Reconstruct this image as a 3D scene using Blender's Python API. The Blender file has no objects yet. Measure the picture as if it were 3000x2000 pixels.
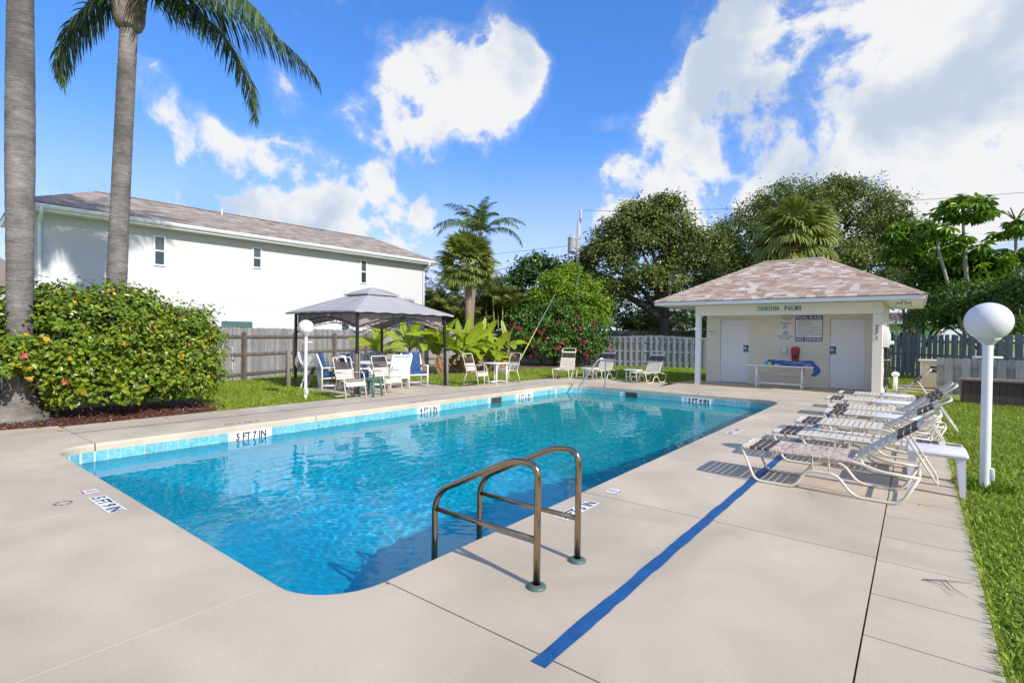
import bpy, bmesh, math, random
import numpy as np
from mathutils import Vector, Matrix
random.seed(7); rng = np.random.default_rng(11)
S = bpy.context.scene; COL = S.collection
pi = math.pi; R_ = math.radians

# ------------------------------------------------------------------ camera
cam = bpy.data.cameras.new('camera'); co = bpy.data.objects.new('camera', cam); COL.objects.link(co)
cam.sensor_width = 36; cam.lens = 1518/3000*36; cam.clip_start = .05; cam.clip_end = 2000
ya, pt, ro = R_(38.036), R_(-.684), R_(-.7006)
F = Vector((-math.sin(ya), math.cos(ya), 0)); Rt = Vector((math.cos(ya), math.sin(ya), 0)); U = Vector((0, 0, 1))
F2 = F*math.cos(pt)+U*math.sin(pt); U2 = U*math.cos(pt)-F*math.sin(pt)
R3 = Rt*math.cos(ro)-U2*math.sin(ro); U3 = U2*math.cos(ro)+Rt*math.sin(ro)
CAMDIR, CAMR, CAMU = F2, R3, U3
co.matrix_world = Matrix(((R3.x, U3.x, -F2.x, 0), (R3.y, U3.y, -F2.y, 0), (R3.z, U3.z, -F2.z, 1.5), (0, 0, 0, 1)))
S.camera = co
# ------------------------------------------------------------------ sun and exposure
EL = R_(35)
sv = Vector((math.cos(EL)*.988, -math.cos(EL)*.155, math.sin(EL)))
sl = bpy.data.lights.new('sun', 'SUN'); so = bpy.data.objects.new('sun', sl); COL.objects.link(so)
sl.energy = 2.75; sl.angle = R_(.53); sl.color = (1, .945, .86)
so.rotation_euler = sv.to_track_quat('Z', 'Y').to_euler(); so.location = (30, -5, 30)
S.view_settings.view_transform = 'Standard'; S.view_settings.look = 'None'
S.view_settings.gamma = 1; S.view_settings.use_curve_mapping = False; S.view_settings.exposure = .88
S.render.engine = 'CYCLES'
S.cycles.use_denoising = True
S.cycles.max_bounces = 10; S.cycles.diffuse_bounces = 4; S.cycles.transmission_bounces = 8
S.cycles.transparent_max_bounces = 16; S.cycles.sample_clamp_indirect = 6
# ------------------------------------------------------------------ sky: physical sky with procedural clouds by direction
W = bpy.data.worlds.new('World'); S.world = W; W.use_nodes = True
nt = W.node_tree; N = nt.nodes; LK = nt.links; N.clear()
def nd(t, **k):
    n = N.new(t)
    for a, b in k.items(): setattr(n, a, b)
    return n
out = nd('ShaderNodeOutputWorld'); tc = nd('ShaderNodeTexCoord'); sky = nd('ShaderNodeTexSky')
sky.sky_type = 'NISHITA'; sky.sun_disc = False; sky.sun_elevation = EL; sky.sun_rotation = math.atan2(sv.x, sv.y)
sky.air_density = 1.0; sky.dust_density = .45; sky.ozone_density = 2.0
def math_(op, a, b=None, c=None, clamp=False):
    n = nd('ShaderNodeMath', operation=op, use_clamp=clamp)
    for i, x in enumerate((a, b, c)):
        if x is None: continue
        if isinstance(x, (int, float)): n.inputs[i].default_value = x
        else: LK.new(x, n.inputs[i])
    return n.outputs[0]
def smooth(x, a, b, lo=0, hi=1):
    n = nd('ShaderNodeMapRange', interpolation_type='SMOOTHSTEP')
    LK.new(x, n.inputs[0])
    for i, q in enumerate((a, b, lo, hi)): n.inputs[i+1].default_value = q
    return n.outputs[0]
def noise(vec, scale, det, rough, dist=0):
    n = nd('ShaderNodeTexNoise'); LK.new(vec, n.inputs['Vector'])
    n.inputs['Scale'].default_value = scale; n.inputs['Detail'].default_value = det
    n.inputs['Roughness'].default_value = rough; n.inputs['Distortion'].default_value = dist
    return n
D = tc.outputs['Generated']
warpn = noise(D, 4, 3, .5)
wv = nd('ShaderNodeVectorMath', operation='SUBTRACT'); LK.new(warpn.outputs['Color'], wv.inputs[0]); wv.inputs[1].default_value = (.5, .5, .5)
ws = nd('ShaderNodeVectorMath', operation='SCALE'); LK.new(wv.outputs[0], ws.inputs[0]); ws.inputs['Scale'].default_value = .10
wd = nd('ShaderNodeVectorMath', operation='ADD'); LK.new(D, wd.inputs[0]); LK.new(ws.outputs[0], wd.inputs[1])
WD = wd.outputs[0]
# cloud banks: unit direction, angular size, weight
CL = [(-0.151, 0.868, 0.473, 0.103, 1.0), (-0.192, 0.892, 0.409, 0.107, 1.0), (-0.056, 0.908, 0.415, 0.119, 1.0), (0.063, 0.934, 0.351, 0.125, 1.0), (-0.16, 0.936, 0.313, 0.14, 1.1), (-0.283, 0.901, 0.33, 0.098, 1.0), (-0.375, 0.859, 0.349, 0.085, 1.0), (-0.447, 0.819, 0.359, 0.064, 1.1), (-0.484, 0.799, 0.355, 0.047, 0.9), (-0.217, 0.95, 0.226, 0.141, 0.9), (-0.02, 0.957, 0.289, 0.123, 1.0), (0.094, 0.963, 0.253, 0.084, 1.0), (-0.368, 0.889, 0.272, 0.111, 0.9), (-0.463, 0.852, 0.242, 0.086, 0.8), (0.041, 0.984, 0.176, 0.085, 0.8), (-0.074, 0.97, 0.231, 0.105, 0.8), (-0.251, 0.861, 0.441, 0.05, 0.6), (-0.104, 0.927, 0.361, 0.092, 0.6), (-0.645, 0.618, 0.451, 0.06, 1.05), (-0.58, 0.666, 0.468, 0.068, 1.0), (-0.523, 0.716, 0.463, 0.049, 1.0), (-0.476, 0.75, 0.459, 0.041, 1.0), (-0.698, 0.582, 0.418, 0.055, 0.8), (-0.648, 0.655, 0.39, 0.074, 0.95), (-0.579, 0.703, 0.413, 0.062, 0.8), (-0.741, 0.544, 0.393, 0.054, 0.95), (-0.775, 0.514, 0.368, 0.049, 0.7), (-0.735, 0.583, 0.345, 0.057, 0.7), (-0.693, 0.641, 0.329, 0.053, 0.6), (-0.805, 0.482, 0.347, 0.043, 0.9), (-0.809, 0.43, 0.4, 0.035, 1.15), (-0.892, 0.268, 0.363, 0.033, 1.0), (-0.915, 0.221, 0.338, 0.025, 0.9), (-0.897, 0.287, 0.336, 0.031, 0.8), (-0.911, 0.261, 0.321, 0.026, 0.6), (-0.903, 0.321, 0.287, 0.048, 1.15), (-0.891, 0.351, 0.288, 0.044, 1.05), (-0.884, 0.328, 0.332, 0.038, 0.7), (-0.885, 0.39, 0.253, 0.052, 0.8), (-0.857, 0.439, 0.271, 0.059, 1.0), (-0.837, 0.489, 0.245, 0.073, 1.05), (-0.805, 0.542, 0.24, 0.076, 1.05), (-0.776, 0.594, 0.21, 0.079, 1.05), (-0.881, 0.428, 0.204, 0.065, 0.8), (-0.904, 0.362, 0.227, 0.046, 0.7), (-0.746, 0.641, 0.183, 0.075, 0.9), (-0.928, 0.302, 0.218, 0.043, 0.55), (-0.859, 0.416, 0.299, 0.042, 0.8), (-0.819, 0.545, 0.181, 0.083, 0.8), (-0.607, 0.772, 0.188, 0.096, 0.5), (-0.662, 0.717, 0.218, 0.063, 0.3), (-0.439, 0.731, 0.522, 0.076, -0.8), (-0.363, 0.799, 0.478, 0.067, -0.9), (-0.787, 0.401, 0.468, 0.112, -0.6), (-0.443, 0.784, 0.434, 0.06, -0.6), (0.029, 0.899, 0.437, 0.022, -0.8), (-0.742, 0.491, 0.456, 0.066, -0.6), (-0.615, 0.596, 0.516, 0.066, -0.8), (-0.69, 0.613, 0.386, 0.025, -0.4), (-0.76, 0.503, 0.411, 0.032, 0.6), (-0.584, 0.74, 0.335, 0.066, -0.35), (-0.135, 0.926, 0.353, 0.029, -0.6), (-0.032, 0.943, 0.332, 0.026, -0.5), (-0.088, 0.89, 0.447, 0.024, -0.45), (0.057, 0.972, 0.229, 0.029, -0.6), (-0.234, 0.927, 0.293, 0.027, -0.4), (-0.019, 0.975, 0.223, 0.027, -0.5), (-0.856, 0.382, 0.349, 0.039, -0.4), (-0.668, 0.695, 0.265, 0.062, -0.4)]
acc = None
for (x, y, z, r, w) in CL:
    n = nd('ShaderNodeVectorMath', operation='DISTANCE'); LK.new(WD, n.inputs[0]); n.inputs[1].default_value = (x, y, z)
    m = smooth(n.outputs['Value'], 0, r*1.7, w, 0)
    acc = m if acc is None else math_('ADD', acc, m)
acc = math_('MINIMUM', acc, 1.15)
# broken cumulus over the unseen rest of the sky, thickened to brighten the shade
big = smooth(noise(D, 1.9, 4, .55).outputs['Fac'], .42, .60)
vd = nd('ShaderNodeVectorMath', operation='DISTANCE'); LK.new(D, vd.inputs[0]); vd.inputs[1].default_value = tuple((CAMDIR+Vector((0, 0, .28))).normalized())
big = math_('MULTIPLY', big, smooth(vd.outputs['Value'], .8, 1.05))
acc = math_('ADD', acc, big)
fine = noise(WD, 4.6, 12, .60, .15).outputs['Fac']
val = math_('MULTIPLY_ADD', math_('SUBTRACT', fine, .5), 3.7, math_('MULTIPLY', acc, .58))
dens = math_('MAXIMUM', smooth(val, .27, .58), smooth(val, .05, .55, 0, .28))
sh = noise(WD, 4.2, 6, .55).outputs['Fac']
shade = smooth(math_('MULTIPLY_ADD', math_('SUBTRACT', sh, .5), 4.0, math_('MULTIPLY', val, .40)), .10, .80)
ccol = nd('ShaderNodeMix', data_type='RGBA'); LK.new(shade, ccol.inputs['Factor'])
ccol.inputs['A'].default_value = (1, 1, 1, 1); ccol.inputs['B'].default_value = (.62, .72, .86, 1)
sep = nd('ShaderNodeSeparateXYZ'); LK.new(D, sep.inputs[0])
haze = smooth(sep.outputs['Z'], .0, .38, .62, 0)
hs = nd('ShaderNodeHueSaturation'); LK.new(sky.outputs[0], hs.inputs['Color']); hs.inputs['Saturation'].default_value = 1.2
tint = nd('ShaderNodeMix', data_type='RGBA', blend_type='MULTIPLY'); tint.inputs['Factor'].default_value = 1
LK.new(hs.outputs[0], tint.inputs['A']); tint.inputs['B'].default_value = (.62, .93, 1.26, 1)
# soft shoulder so that the bright horizon keeps its colour
vk = nd('ShaderNodeVectorMath', operation='MULTIPLY_ADD'); LK.new(tint.outputs['Result'], vk.inputs[0]); vk.inputs[1].default_value = (.20, .15, .055); vk.inputs[2].default_value = (1, 1, 1)
vq = nd('ShaderNodeVectorMath', operation='DIVIDE'); LK.new(tint.outputs['Result'], vq.inputs[0]); LK.new(vk.outputs[0], vq.inputs[1])
bgs = nd('ShaderNodeBackground'); bgs.inputs['Strength'].default_value = .138; LK.new(vq.outputs[0], bgs.inputs['Color'])
bgc = nd('ShaderNodeBackground'); bgc.inputs['Strength'].default_value = .50; LK.new(ccol.outputs['Result'], bgc.inputs['Color'])
mixs = nd('ShaderNodeMixShader'); LK.new(math_('MAXIMUM', math_('MULTIPLY', dens, .97), haze), mixs.inputs[0]); LK.new(bgs.outputs[0], mixs.inputs[1]); LK.new(bgc.outputs[0], mixs.inputs[2])
LK.new(mixs.outputs[0], out.inputs[0])
W.cycles.sampling_method = 'MANUAL'; W.cycles.sample_map_resolution = 1024

# ------------------------------------------------------------------ materials
MATS = {}
def M(name, col, rough=.6, metal=0, var=0., vs=4., bump=0., bs=60., spec=.5, rnd=0., stretch=None, col2=None, trans=0., tintattr=None, bd=.01, coat=0.):
    """principled material: base colour varied by noise (var), by object (rnd) or from the per-piece attribute (tintattr ramp)"""
    if name in MATS: return MATS[name]
    m = bpy.data.materials.new(name); m.use_nodes = True; t = m.node_tree; n = t.nodes; l = t.links
    b = n['Principled BSDF']; b.inputs['Roughness'].default_value = rough; b.inputs['Metallic'].default_value = metal
    b.inputs['Specular IOR Level'].default_value = spec; b.inputs['Coat Weight'].default_value = coat
    c4 = (*col, 1); b.inputs['Base Color'].default_value = c4
    tcn = n.new('ShaderNodeTexCoord'); vec = tcn.outputs['Object']
    if stretch:
        mp = n.new('ShaderNodeMapping'); mp.inputs['Scale'].default_value = stretch; l.new(vec, mp.inputs[0]); vec = mp.outputs[0]
    cur = None
    if tintattr:
        a = n.new('ShaderNodeAttribute'); a.attribute_name = 'tint'; r = n.new('ShaderNodeValToRGB')
        e = r.color_ramp.elements; ps = tintattr
        while len(e) < len(ps): e.new(.5)
        for i, (p, c) in enumerate(ps): e[i].position = p; e[i].color = (*c, 1)
        l.new(a.outputs['Fac'], r.inputs[0]); cur = r.outputs[0]
    if var or col2:
        nz = n.new('ShaderNodeTexNoise'); nz.inputs['Scale'].default_value = vs; nz.inputs['Detail'].default_value = 6; nz.inputs['Roughness'].default_value = .62; l.new(vec, nz.inputs['Vector'])
        if rnd:
            oi = n.new('ShaderNodeObjectInfo'); ad = n.new('ShaderNodeVectorMath'); ad.operation = 'MULTIPLY_ADD'
            cb = n.new('ShaderNodeCombineXYZ'); 
            for i in range(3): l.new(oi.outputs['Random'], cb.inputs[i])
            l.new(cb.outputs[0], ad.inputs[0]); ad.inputs[1].default_value = (37, 61, 13); l.new(vec, ad.inputs[2]); l.new(ad.outputs[0], nz.inputs['Vector'])
        mr = n.new('ShaderNodeMapRange'); mr.inputs[1].default_value = .3; mr.inputs[2].default_value = .7; l.new(nz.outputs[0], mr.inputs[0])
        mx = n.new('ShaderNodeMix'); mx.data_type = 'RGBA'; l.new(mr.outputs[0], mx.inputs['Factor'])
        if col2: mx.inputs['A'].default_value = c4; mx.inputs['B'].default_value = (*col2, 1)
        else:
            mr.inputs[3].default_value = 1-var; mr.inputs[4].default_value = 1+var
            mx.blend_type = 'MULTIPLY'; mx.inputs['Factor'].default_value = 1
            for k in list(mx.inputs['Factor'].links): l.remove(k)
            if cur is not None: l.new(cur, mx.inputs['A'])
            else: mx.inputs['A'].default_value = c4
            l.new(mr.outputs[0], mx.inputs['B'])
        cur = mx.outputs['Result']
    if rnd:
        oi = n.new('ShaderNodeObjectInfo'); mr = n.new('ShaderNodeMapRange'); mr.inputs[3].default_value = 1-rnd; mr.inputs[4].default_value = 1+rnd; l.new(oi.outputs['Random'], mr.inputs[0])
        mx = n.new('ShaderNodeMix'); mx.data_type = 'RGBA'; mx.blend_type = 'MULTIPLY'; mx.inputs['Factor'].default_value = 1
        if cur is not None: l.new(cur, mx.inputs['A'])
        else: mx.inputs['A'].default_value = c4
        l.new(mr.outputs[0], mx.inputs['B']); cur = mx.outputs['Result']
    if cur is not None: l.new(cur, b.inputs['Base Color'])
    if bump:
        nb = n.new('ShaderNodeTexNoise'); nb.inputs['Scale'].default_value = bs; nb.inputs['Detail'].default_value = 5; l.new(vec, nb.inputs['Vector'])
        bp = n.new('ShaderNodeBump'); bp.inputs['Strength'].default_value = bump; bp.inputs['Distance'].default_value = bd; l.new(nb.outputs[0], bp.inputs['Height']); l.new(bp.outputs[0], b.inputs['Normal'])
    if trans:
        tr = n.new('ShaderNodeBsdfTranslucent'); ms = n.new('ShaderNodeMixShader'); ms.inputs[0].default_value = trans
        if cur is not None: l.new(cur, tr.inputs[0])
        else: tr.inputs[0].default_value = c4
        l.new(b.outputs[0], ms.inputs[1]); l.new(tr.outputs[0], ms.inputs[2]); l.new(ms.outputs[0], n['Material Output'].inputs[0])
    MATS[name] = m
    return m
def leafmat(name, dark, mid, lite, extra=None, rough=.42, trans=.3):
    ps = [(0, dark), (.45, mid), (.85, lite)]
    if extra: ps += [(.93, lite), (.95, extra)]
    return M(name, mid, rough=rough, tintattr=ps, trans=trans, spec=.4)

concrete = M('concrete', (.57, .475, .35), .75, var=.07, vs=1.3, bump=.35, bs=160, bd=.004)
concrete2 = M('strip_concrete', (.56, .47, .35), .8, var=.08, vs=2.2, bump=.3, bs=200, bd=.003)
def stain_layer(m):
    """faint large water stains and fine speckle on the deck"""
    t = m.node_tree; n = t.nodes; l = t.links; b = n['Principled BSDF']; src = b.inputs['Base Color'].links[0].from_socket
    tcn = n.new('ShaderNodeTexCoord'); nz = n.new('ShaderNodeTexNoise'); nz.inputs['Scale'].default_value = .55; nz.inputs['Detail'].default_value = 7; nz.inputs['Distortion'].default_value = 1.2; l.new(tcn.outputs['Object'], nz.inputs[0])
    mr = n.new('ShaderNodeMapRange'); mr.inputs[1].default_value = .35; mr.inputs[2].default_value = .68; mr.inputs[3].default_value = .80; mr.inputs[4].default_value = 1.06; l.new(nz.outputs[0], mr.inputs[0])
    n2 = n.new('ShaderNodeTexNoise'); n2.inputs['Scale'].default_value = 90; n2.inputs['Detail'].default_value = 2; l.new(tcn.outputs['Object'], n2.inputs[0])
    m2 = n.new('ShaderNodeMapRange'); m2.inputs[1].default_value = .3; m2.inputs[2].default_value = .7; m2.inputs[3].default_value = .93; m2.inputs[4].default_value = 1.05; l.new(n2.outputs[0], m2.inputs[0])
    mu = n.new('ShaderNodeMath'); mu.operation = 'MULTIPLY'; l.new(mr.outputs[0], mu.inputs[0]); l.new(m2.outputs[0], mu.inputs[1])
    mx = n.new('ShaderNodeMix'); mx.data_type = 'RGBA'; mx.blend_type = 'MULTIPLY'; mx.inputs['Factor'].default_value = 1
    l.new(src, mx.inputs['A']); l.new(mu.outputs[0], mx.inputs['B']); l.new(mx.outputs['Result'], b.inputs['Base Color'])
stain_layer(concrete); stain_layer(concrete2)
stucco = M('stucco_white', (.605, .605, .60), .85, var=.03, vs=.6, bump=.25, bs=45, bd=.01)
cream = M('stucco_cream', (.80, .74, .62), .85, var=.03, vs=2, bump=.5, bs=55, bd=.008)
white = M('white_paint', (.80, .80, .80), .4, var=.02, vs=3)
doorw = M('door_paint', (.80, .80, .82), .4)
pvc = M('white_pvc', (.82, .82, .82), .3, var=.02, vs=6)
resin = M('white_resin', (.80, .80, .80), .35, var=.03, vs=6)
lilac = M('weathered_resin', (.74, .72, .76), .45, var=.04, vs=8)
greyres = M('grey_resin', (.33, .38, .47), .5, var=.05, vs=6)
greenres = M('green_resin', (.06, .16, .13), .45, var=.06, vs=9)
almond = M('almond_tube', (.68, .62, .51), .3, var=.03, vs=9)
strapc = M('cream_strap', (.66, .59, .48), .5, rnd=.05, var=.05, vs=14)
strapd = M('brown_strap', (.065, .042, .035), .45, rnd=.15, var=.08, vs=14)
strapk = M('navy_strap', (.025, .025, .05), .45, rnd=.1)
strapw = M('worn_strap', (.62, .55, .46), .6, col2=(.36, .215, .165), vs=7, rnd=.06)
blue = M('blue_cushion', (.022, .075, .20), .85, var=.15, vs=9, bump=.3, bs=120)
sling = M('sling_mesh', (.60, .67, .74), .7)
bronze = M('bronze_steel', (.37, .28, .18), .2, metal=1, var=.18, vs=9, bump=.05, bs=30)
chrome = M('stainless', (.72, .74, .76), .16, metal=1)
flange = M('green_flange', (.075, .13, .105), .5, var=.08, vs=20)
black = M('black_metal', (.016, .016, .018), .45)
canvas = M('grey_canvas', (.44, .425, .435), .85, var=.04, vs=2, bump=.1, bs=200, trans=.15)
netting = M('beige_netting', (.40, .31, .29), .9, trans=.25)
globe = M('white_globe', (.80, .80, .80), .22, var=.02, vs=3, trans=.12)
bluep = M('blue_line_paint', (.008, .085, .25), .6, var=.3, vs=6)
bluef = M('faded_blue_paint', (.13, .17, .38), .7, var=.35, vs=12)
markw = M('marker_white', (.78, .78, .77), .5)
inkk = M('black_ink', (.015, .015, .015), .5)
inkr = M('red_ink', (.32, .02, .03), .6)
inkfade = M('faded_ink', (.24, .24, .30), .7)
inkb = M('blue_ink', (.02, .055, .27), .5)
inkc = M('cyan_ink', (.02, .27, .50), .5)
teal = M('teal_letters', (.13, .27, .27), .6, var=.15, vs=30)
tile = M('pool_tile', (.09, .34, .40), .12, col2=(.26, .55, .58), vs=22, rnd=.10)
grout = M('pale_grout', (.62, .66, .66), .8)
plaster = M('pool_plaster', (.62, .72, .74), .7, var=.04, vs=3)
wood = M('weathered_fence_wood', (.36, .355, .35), .85, col2=(.205, .19, .18), vs=3.2, rnd=.22, stretch=(9, 9, .8), bump=.4, bs=14)
woodp = M('fence_rail_wood', (.20, .16, .13), .85, col2=(.11, .085, .07), vs=3, rnd=.15, stretch=(2, 2, 2), bump=.3, bs=20)
woodg = M('grey_fence_wood', (.36, .37, .39), .85, col2=(.20, .205, .22), vs=3.2, rnd=.2, stretch=(9, 9, .8), bump=.4, bs=14)
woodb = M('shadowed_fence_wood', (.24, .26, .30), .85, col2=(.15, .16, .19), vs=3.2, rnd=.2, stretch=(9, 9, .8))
woodd = M('dark_stained_wood', (.075, .050, .038), .7, rnd=.22, var=.2, vs=6, stretch=(6, 6, 1))
woodl = M('lid_wood', (.20, .155, .125), .75, rnd=.12, var=.15, vs=6)
shing = M('roof_shingle', (.4, .3, .25), .9, tintattr=[(0, (.34, .23, .17)), (.4, (.46, .335, .26)), (.75, (.54, .43, .35)), (1, (.64, .57, .50))], var=.10, vs=60, bump=.3, bs=90)
shing2 = M('house_roof_shingle', (.33, .26, .21), .9, tintattr=[(0, (.22, .175, .145)), (.5, (.315, .265, .225)), (1, (.40, .355, .315))], var=.10, vs=40)
darkroof = M('brown_roof', (.12, .085, .07), .9, var=.2, vs=10)
fasc = M('fascia_white', (.80, .82, .84), .4)
soffm = M('soffit_vinyl', (.78, .77, .73), .5)
glassd = M('window_glass', (.03, .05, .055), .06, spec=.8)
blind = M('blind_slat', (.11, .15, .16), .5)
teal_b = M('teal_blind', (.10, .22, .21), .5)
mintw = M('mint_stucco', (.40, .60, .36), .8)
metalg = M('galvanised_grey', (.48, .49, .50), .5, var=.08, vs=5)
polew = M('grey_pole_wood', (.46, .44, .42), .8, var=.2, vs=4, stretch=(6, 6, .5))
cable = M('black_cable', (.012, .012, .012), .6)
yellow = M('yellow_guard', (.70, .54, .20), .5)
guyc = M('guy_steel', (.45, .45, .45), .5)
beige = M('beige_cabinet', (.52, .48, .38), .5, var=.03, vs=4)
dkgrille = M('dark_grille', (.045, .040, .040), .6)
redv = M('red_vinyl', (.42, .05, .06), .5, var=.1, vs=9)
floatb = M('blue_float', (.025, .12, .48), .35, var=.15, vs=4)
floatl = M('lavender_float', (.34, .33, .52), .5)
noodc = M('cyan_foam', (.04, .55, .65), .7); noody = M('lime_foam', (.50, .72, .08), .7)
hosem = M('green_hose', (.030, .040, .036), .4, var=.4, vs=8); hoseo = M('tan_hose', (.30, .15, .06), .5)
def lichen(m):
    """large dark lichen and algae patches"""
    t = m.node_tree; n = t.nodes; l = t.links; b = n['Principled BSDF']; src = b.inputs['Base Color'].links[0].from_socket
    tcn = n.new('ShaderNodeTexCoord'); nz = n.new('ShaderNodeTexNoise'); nz.inputs['Scale'].default_value = 1.1; nz.inputs['Detail'].default_value = 9; nz.inputs['Roughness'].default_value = .68; l.new(tcn.outputs['Object'], nz.inputs[0])
    mr = n.new('ShaderNodeMapRange'); mr.inputs[1].default_value = .40; mr.inputs[2].default_value = .62; mr.inputs[3].default_value = .48; mr.inputs[4].default_value = 1.12; l.new(nz.outputs[0], mr.inputs[0])
    mx = n.new('ShaderNodeMix'); mx.data_type = 'RGBA'; mx.blend_type = 'MULTIPLY'; mx.inputs['Factor'].default_value = 1; l.new(src, mx.inputs['A']); l.new(mr.outputs[0], mx.inputs['B']); l.new(mx.outputs['Result'], b.inputs['Base Color'])
bark = M('palm_bark', (.315, .285, .26), .9, col2=(.17, .152, .14), vs=3, bump=.8, bs=9, stretch=(1.2, 1.2, 6), bd=.03)
lichen(bark)
barkb = M('boot_fibre', (.36, .30, .25), .9, col2=(.10, .07, .055), vs=5, bump=.6, bs=12)
barks = M('sabal_bark', (.34, .25, .19), .9, col2=(.20, .14, .10), vs=4, bump=.8, bs=10, stretch=(1, 1, 6))
barko = M('oak_bark', (.075, .06, .05), .95, var=.3, vs=5, bump=.8, bs=14)
stemw = M('grey_stem', (.26, .22, .18), .9, var=.25, vs=6)
banst = M('banana_stem', (.33, .26, .10), .7, col2=(.20, .12, .05), vs=4, stretch=(1, 1, .5))
earth = M('bare_earth', (.17, .11, .075), .95, var=.3, vs=6, bump=.5, bs=40)
mulchm = M('red_mulch', (.15, .055, .035), .95, col2=(.07, .03, .02), vs=30, bump=1, bs=60)
sandm = M('sandy_patch', (.52, .38, .18), .95, var=.2, vs=12)
lawnm = M('lawn_soil', (.20, .25, .04), .95, var=.35, vs=3, bump=.6, bs=60)
grassm = leafmat('grass_blades', (.15, .225, .018), (.28, .38, .030), (.42, .48, .07), rough=.5, trans=.3)
hedgem = leafmat('hibiscus_leaf', (.06, .115, .010), (.145, .225, .016), (.32, .38, .030), rough=.32, trans=.25)
yelleaf = M('yellow_leaf', (.62, .36, .02), .4, trans=.3, rnd=.2)
pinkfl = M('pink_petal', (.72, .30, .38), .5, trans=.3)
redfl = M('coral_petal', (.62, .12, .09), .5, trans=.3)
magfl = M('magenta_bract', (.62, .02, .16), .55, trans=.35)
oakm = leafmat('oak_leaf', (.045, .075, .014), (.14, .185, .034), (.33, .37, .085), rough=.4, trans=.2)
darkm = leafmat('dark_leaf', (.022, .06, .010), (.065, .14, .018), (.16, .28, .035), rough=.35, trans=.2)
limem = leafmat('lime_leaf', (.07, .15, .012), (.19, .33, .018), (.38, .50, .04), rough=.38, trans=.3)
bougm = leafmat('bougainvillea_leaf', (.035, .09, .014), (.085, .19, .026), (.17, .31, .05), rough=.4, trans=.3)
scheffm = leafmat('umbrella_leaf', (.04, .10, .010), (.13, .26, .016), (.34, .50, .035), rough=.3, trans=.2)
palmm = leafmat('queen_frond', (.020, .045, .016), (.045, .085, .024), (.13, .19, .05), rough=.4, trans=.2)
cocom = leafmat('coconut_frond', (.04, .085, .018), (.11, .17, .035), (.25, .30, .08), rough=.38, trans=.25)
arecam = leafmat('areca_frond', (.035, .075, .012), (.10, .16, .025), (.30, .28, .05), rough=.4, trans=.25)
sabalm = leafmat('fan_frond', (.10, .15, .024), (.24, .30, .055), (.48, .47, .13), rough=.4, trans=.25)
banm = leafmat('banana_blade', (.15, .25, .012), (.30, .42, .020), (.46, .52, .05), rough=.3, trans=.4)
drym = M('dry_frond', (.34, .20, .09), .9, var=.3, vs=6, trans=.15)
inflm = M('flower_stalk', (.42, .27, .07), .8, trans=.2)
# ------------------------------------------------------------------ mesh helpers
def V(*a): return Vector(a)
def frames(P):
    n = len(P); T = [(P[min(i+1, n-1)]-P[max(i-1, 0)]).normalized() for i in range(n)]
    a = T[0].orthogonal().normalized(); out = []
    for t in T:
        a = (a-t*a.dot(t))
        a = a.normalized() if a.length > 1e-6 else t.orthogonal().normalized()
        out.append((a, t.cross(a)))
    return out
def bend(pts, r, n=5):
    """round the corners of a polyline"""
    P = [Vector(p) for p in pts]; out = [P[0]]
    for i in range(1, len(P)-1):
        a, b, c = P[i-1], P[i], P[i+1]
        rr = r[i-1] if isinstance(r, (list, tuple)) else r
        d = min(rr, (a-b).length*.48, (c-b).length*.48)
        p, q = b+(a-b).normalized()*d, b+(c-b).normalized()*d
        for k in range(n+1):
            t = k/n; out.append(p*(1-t)**2+b*2*t*(1-t)+q*t*t)
    out.append(P[-1]); return out
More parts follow.
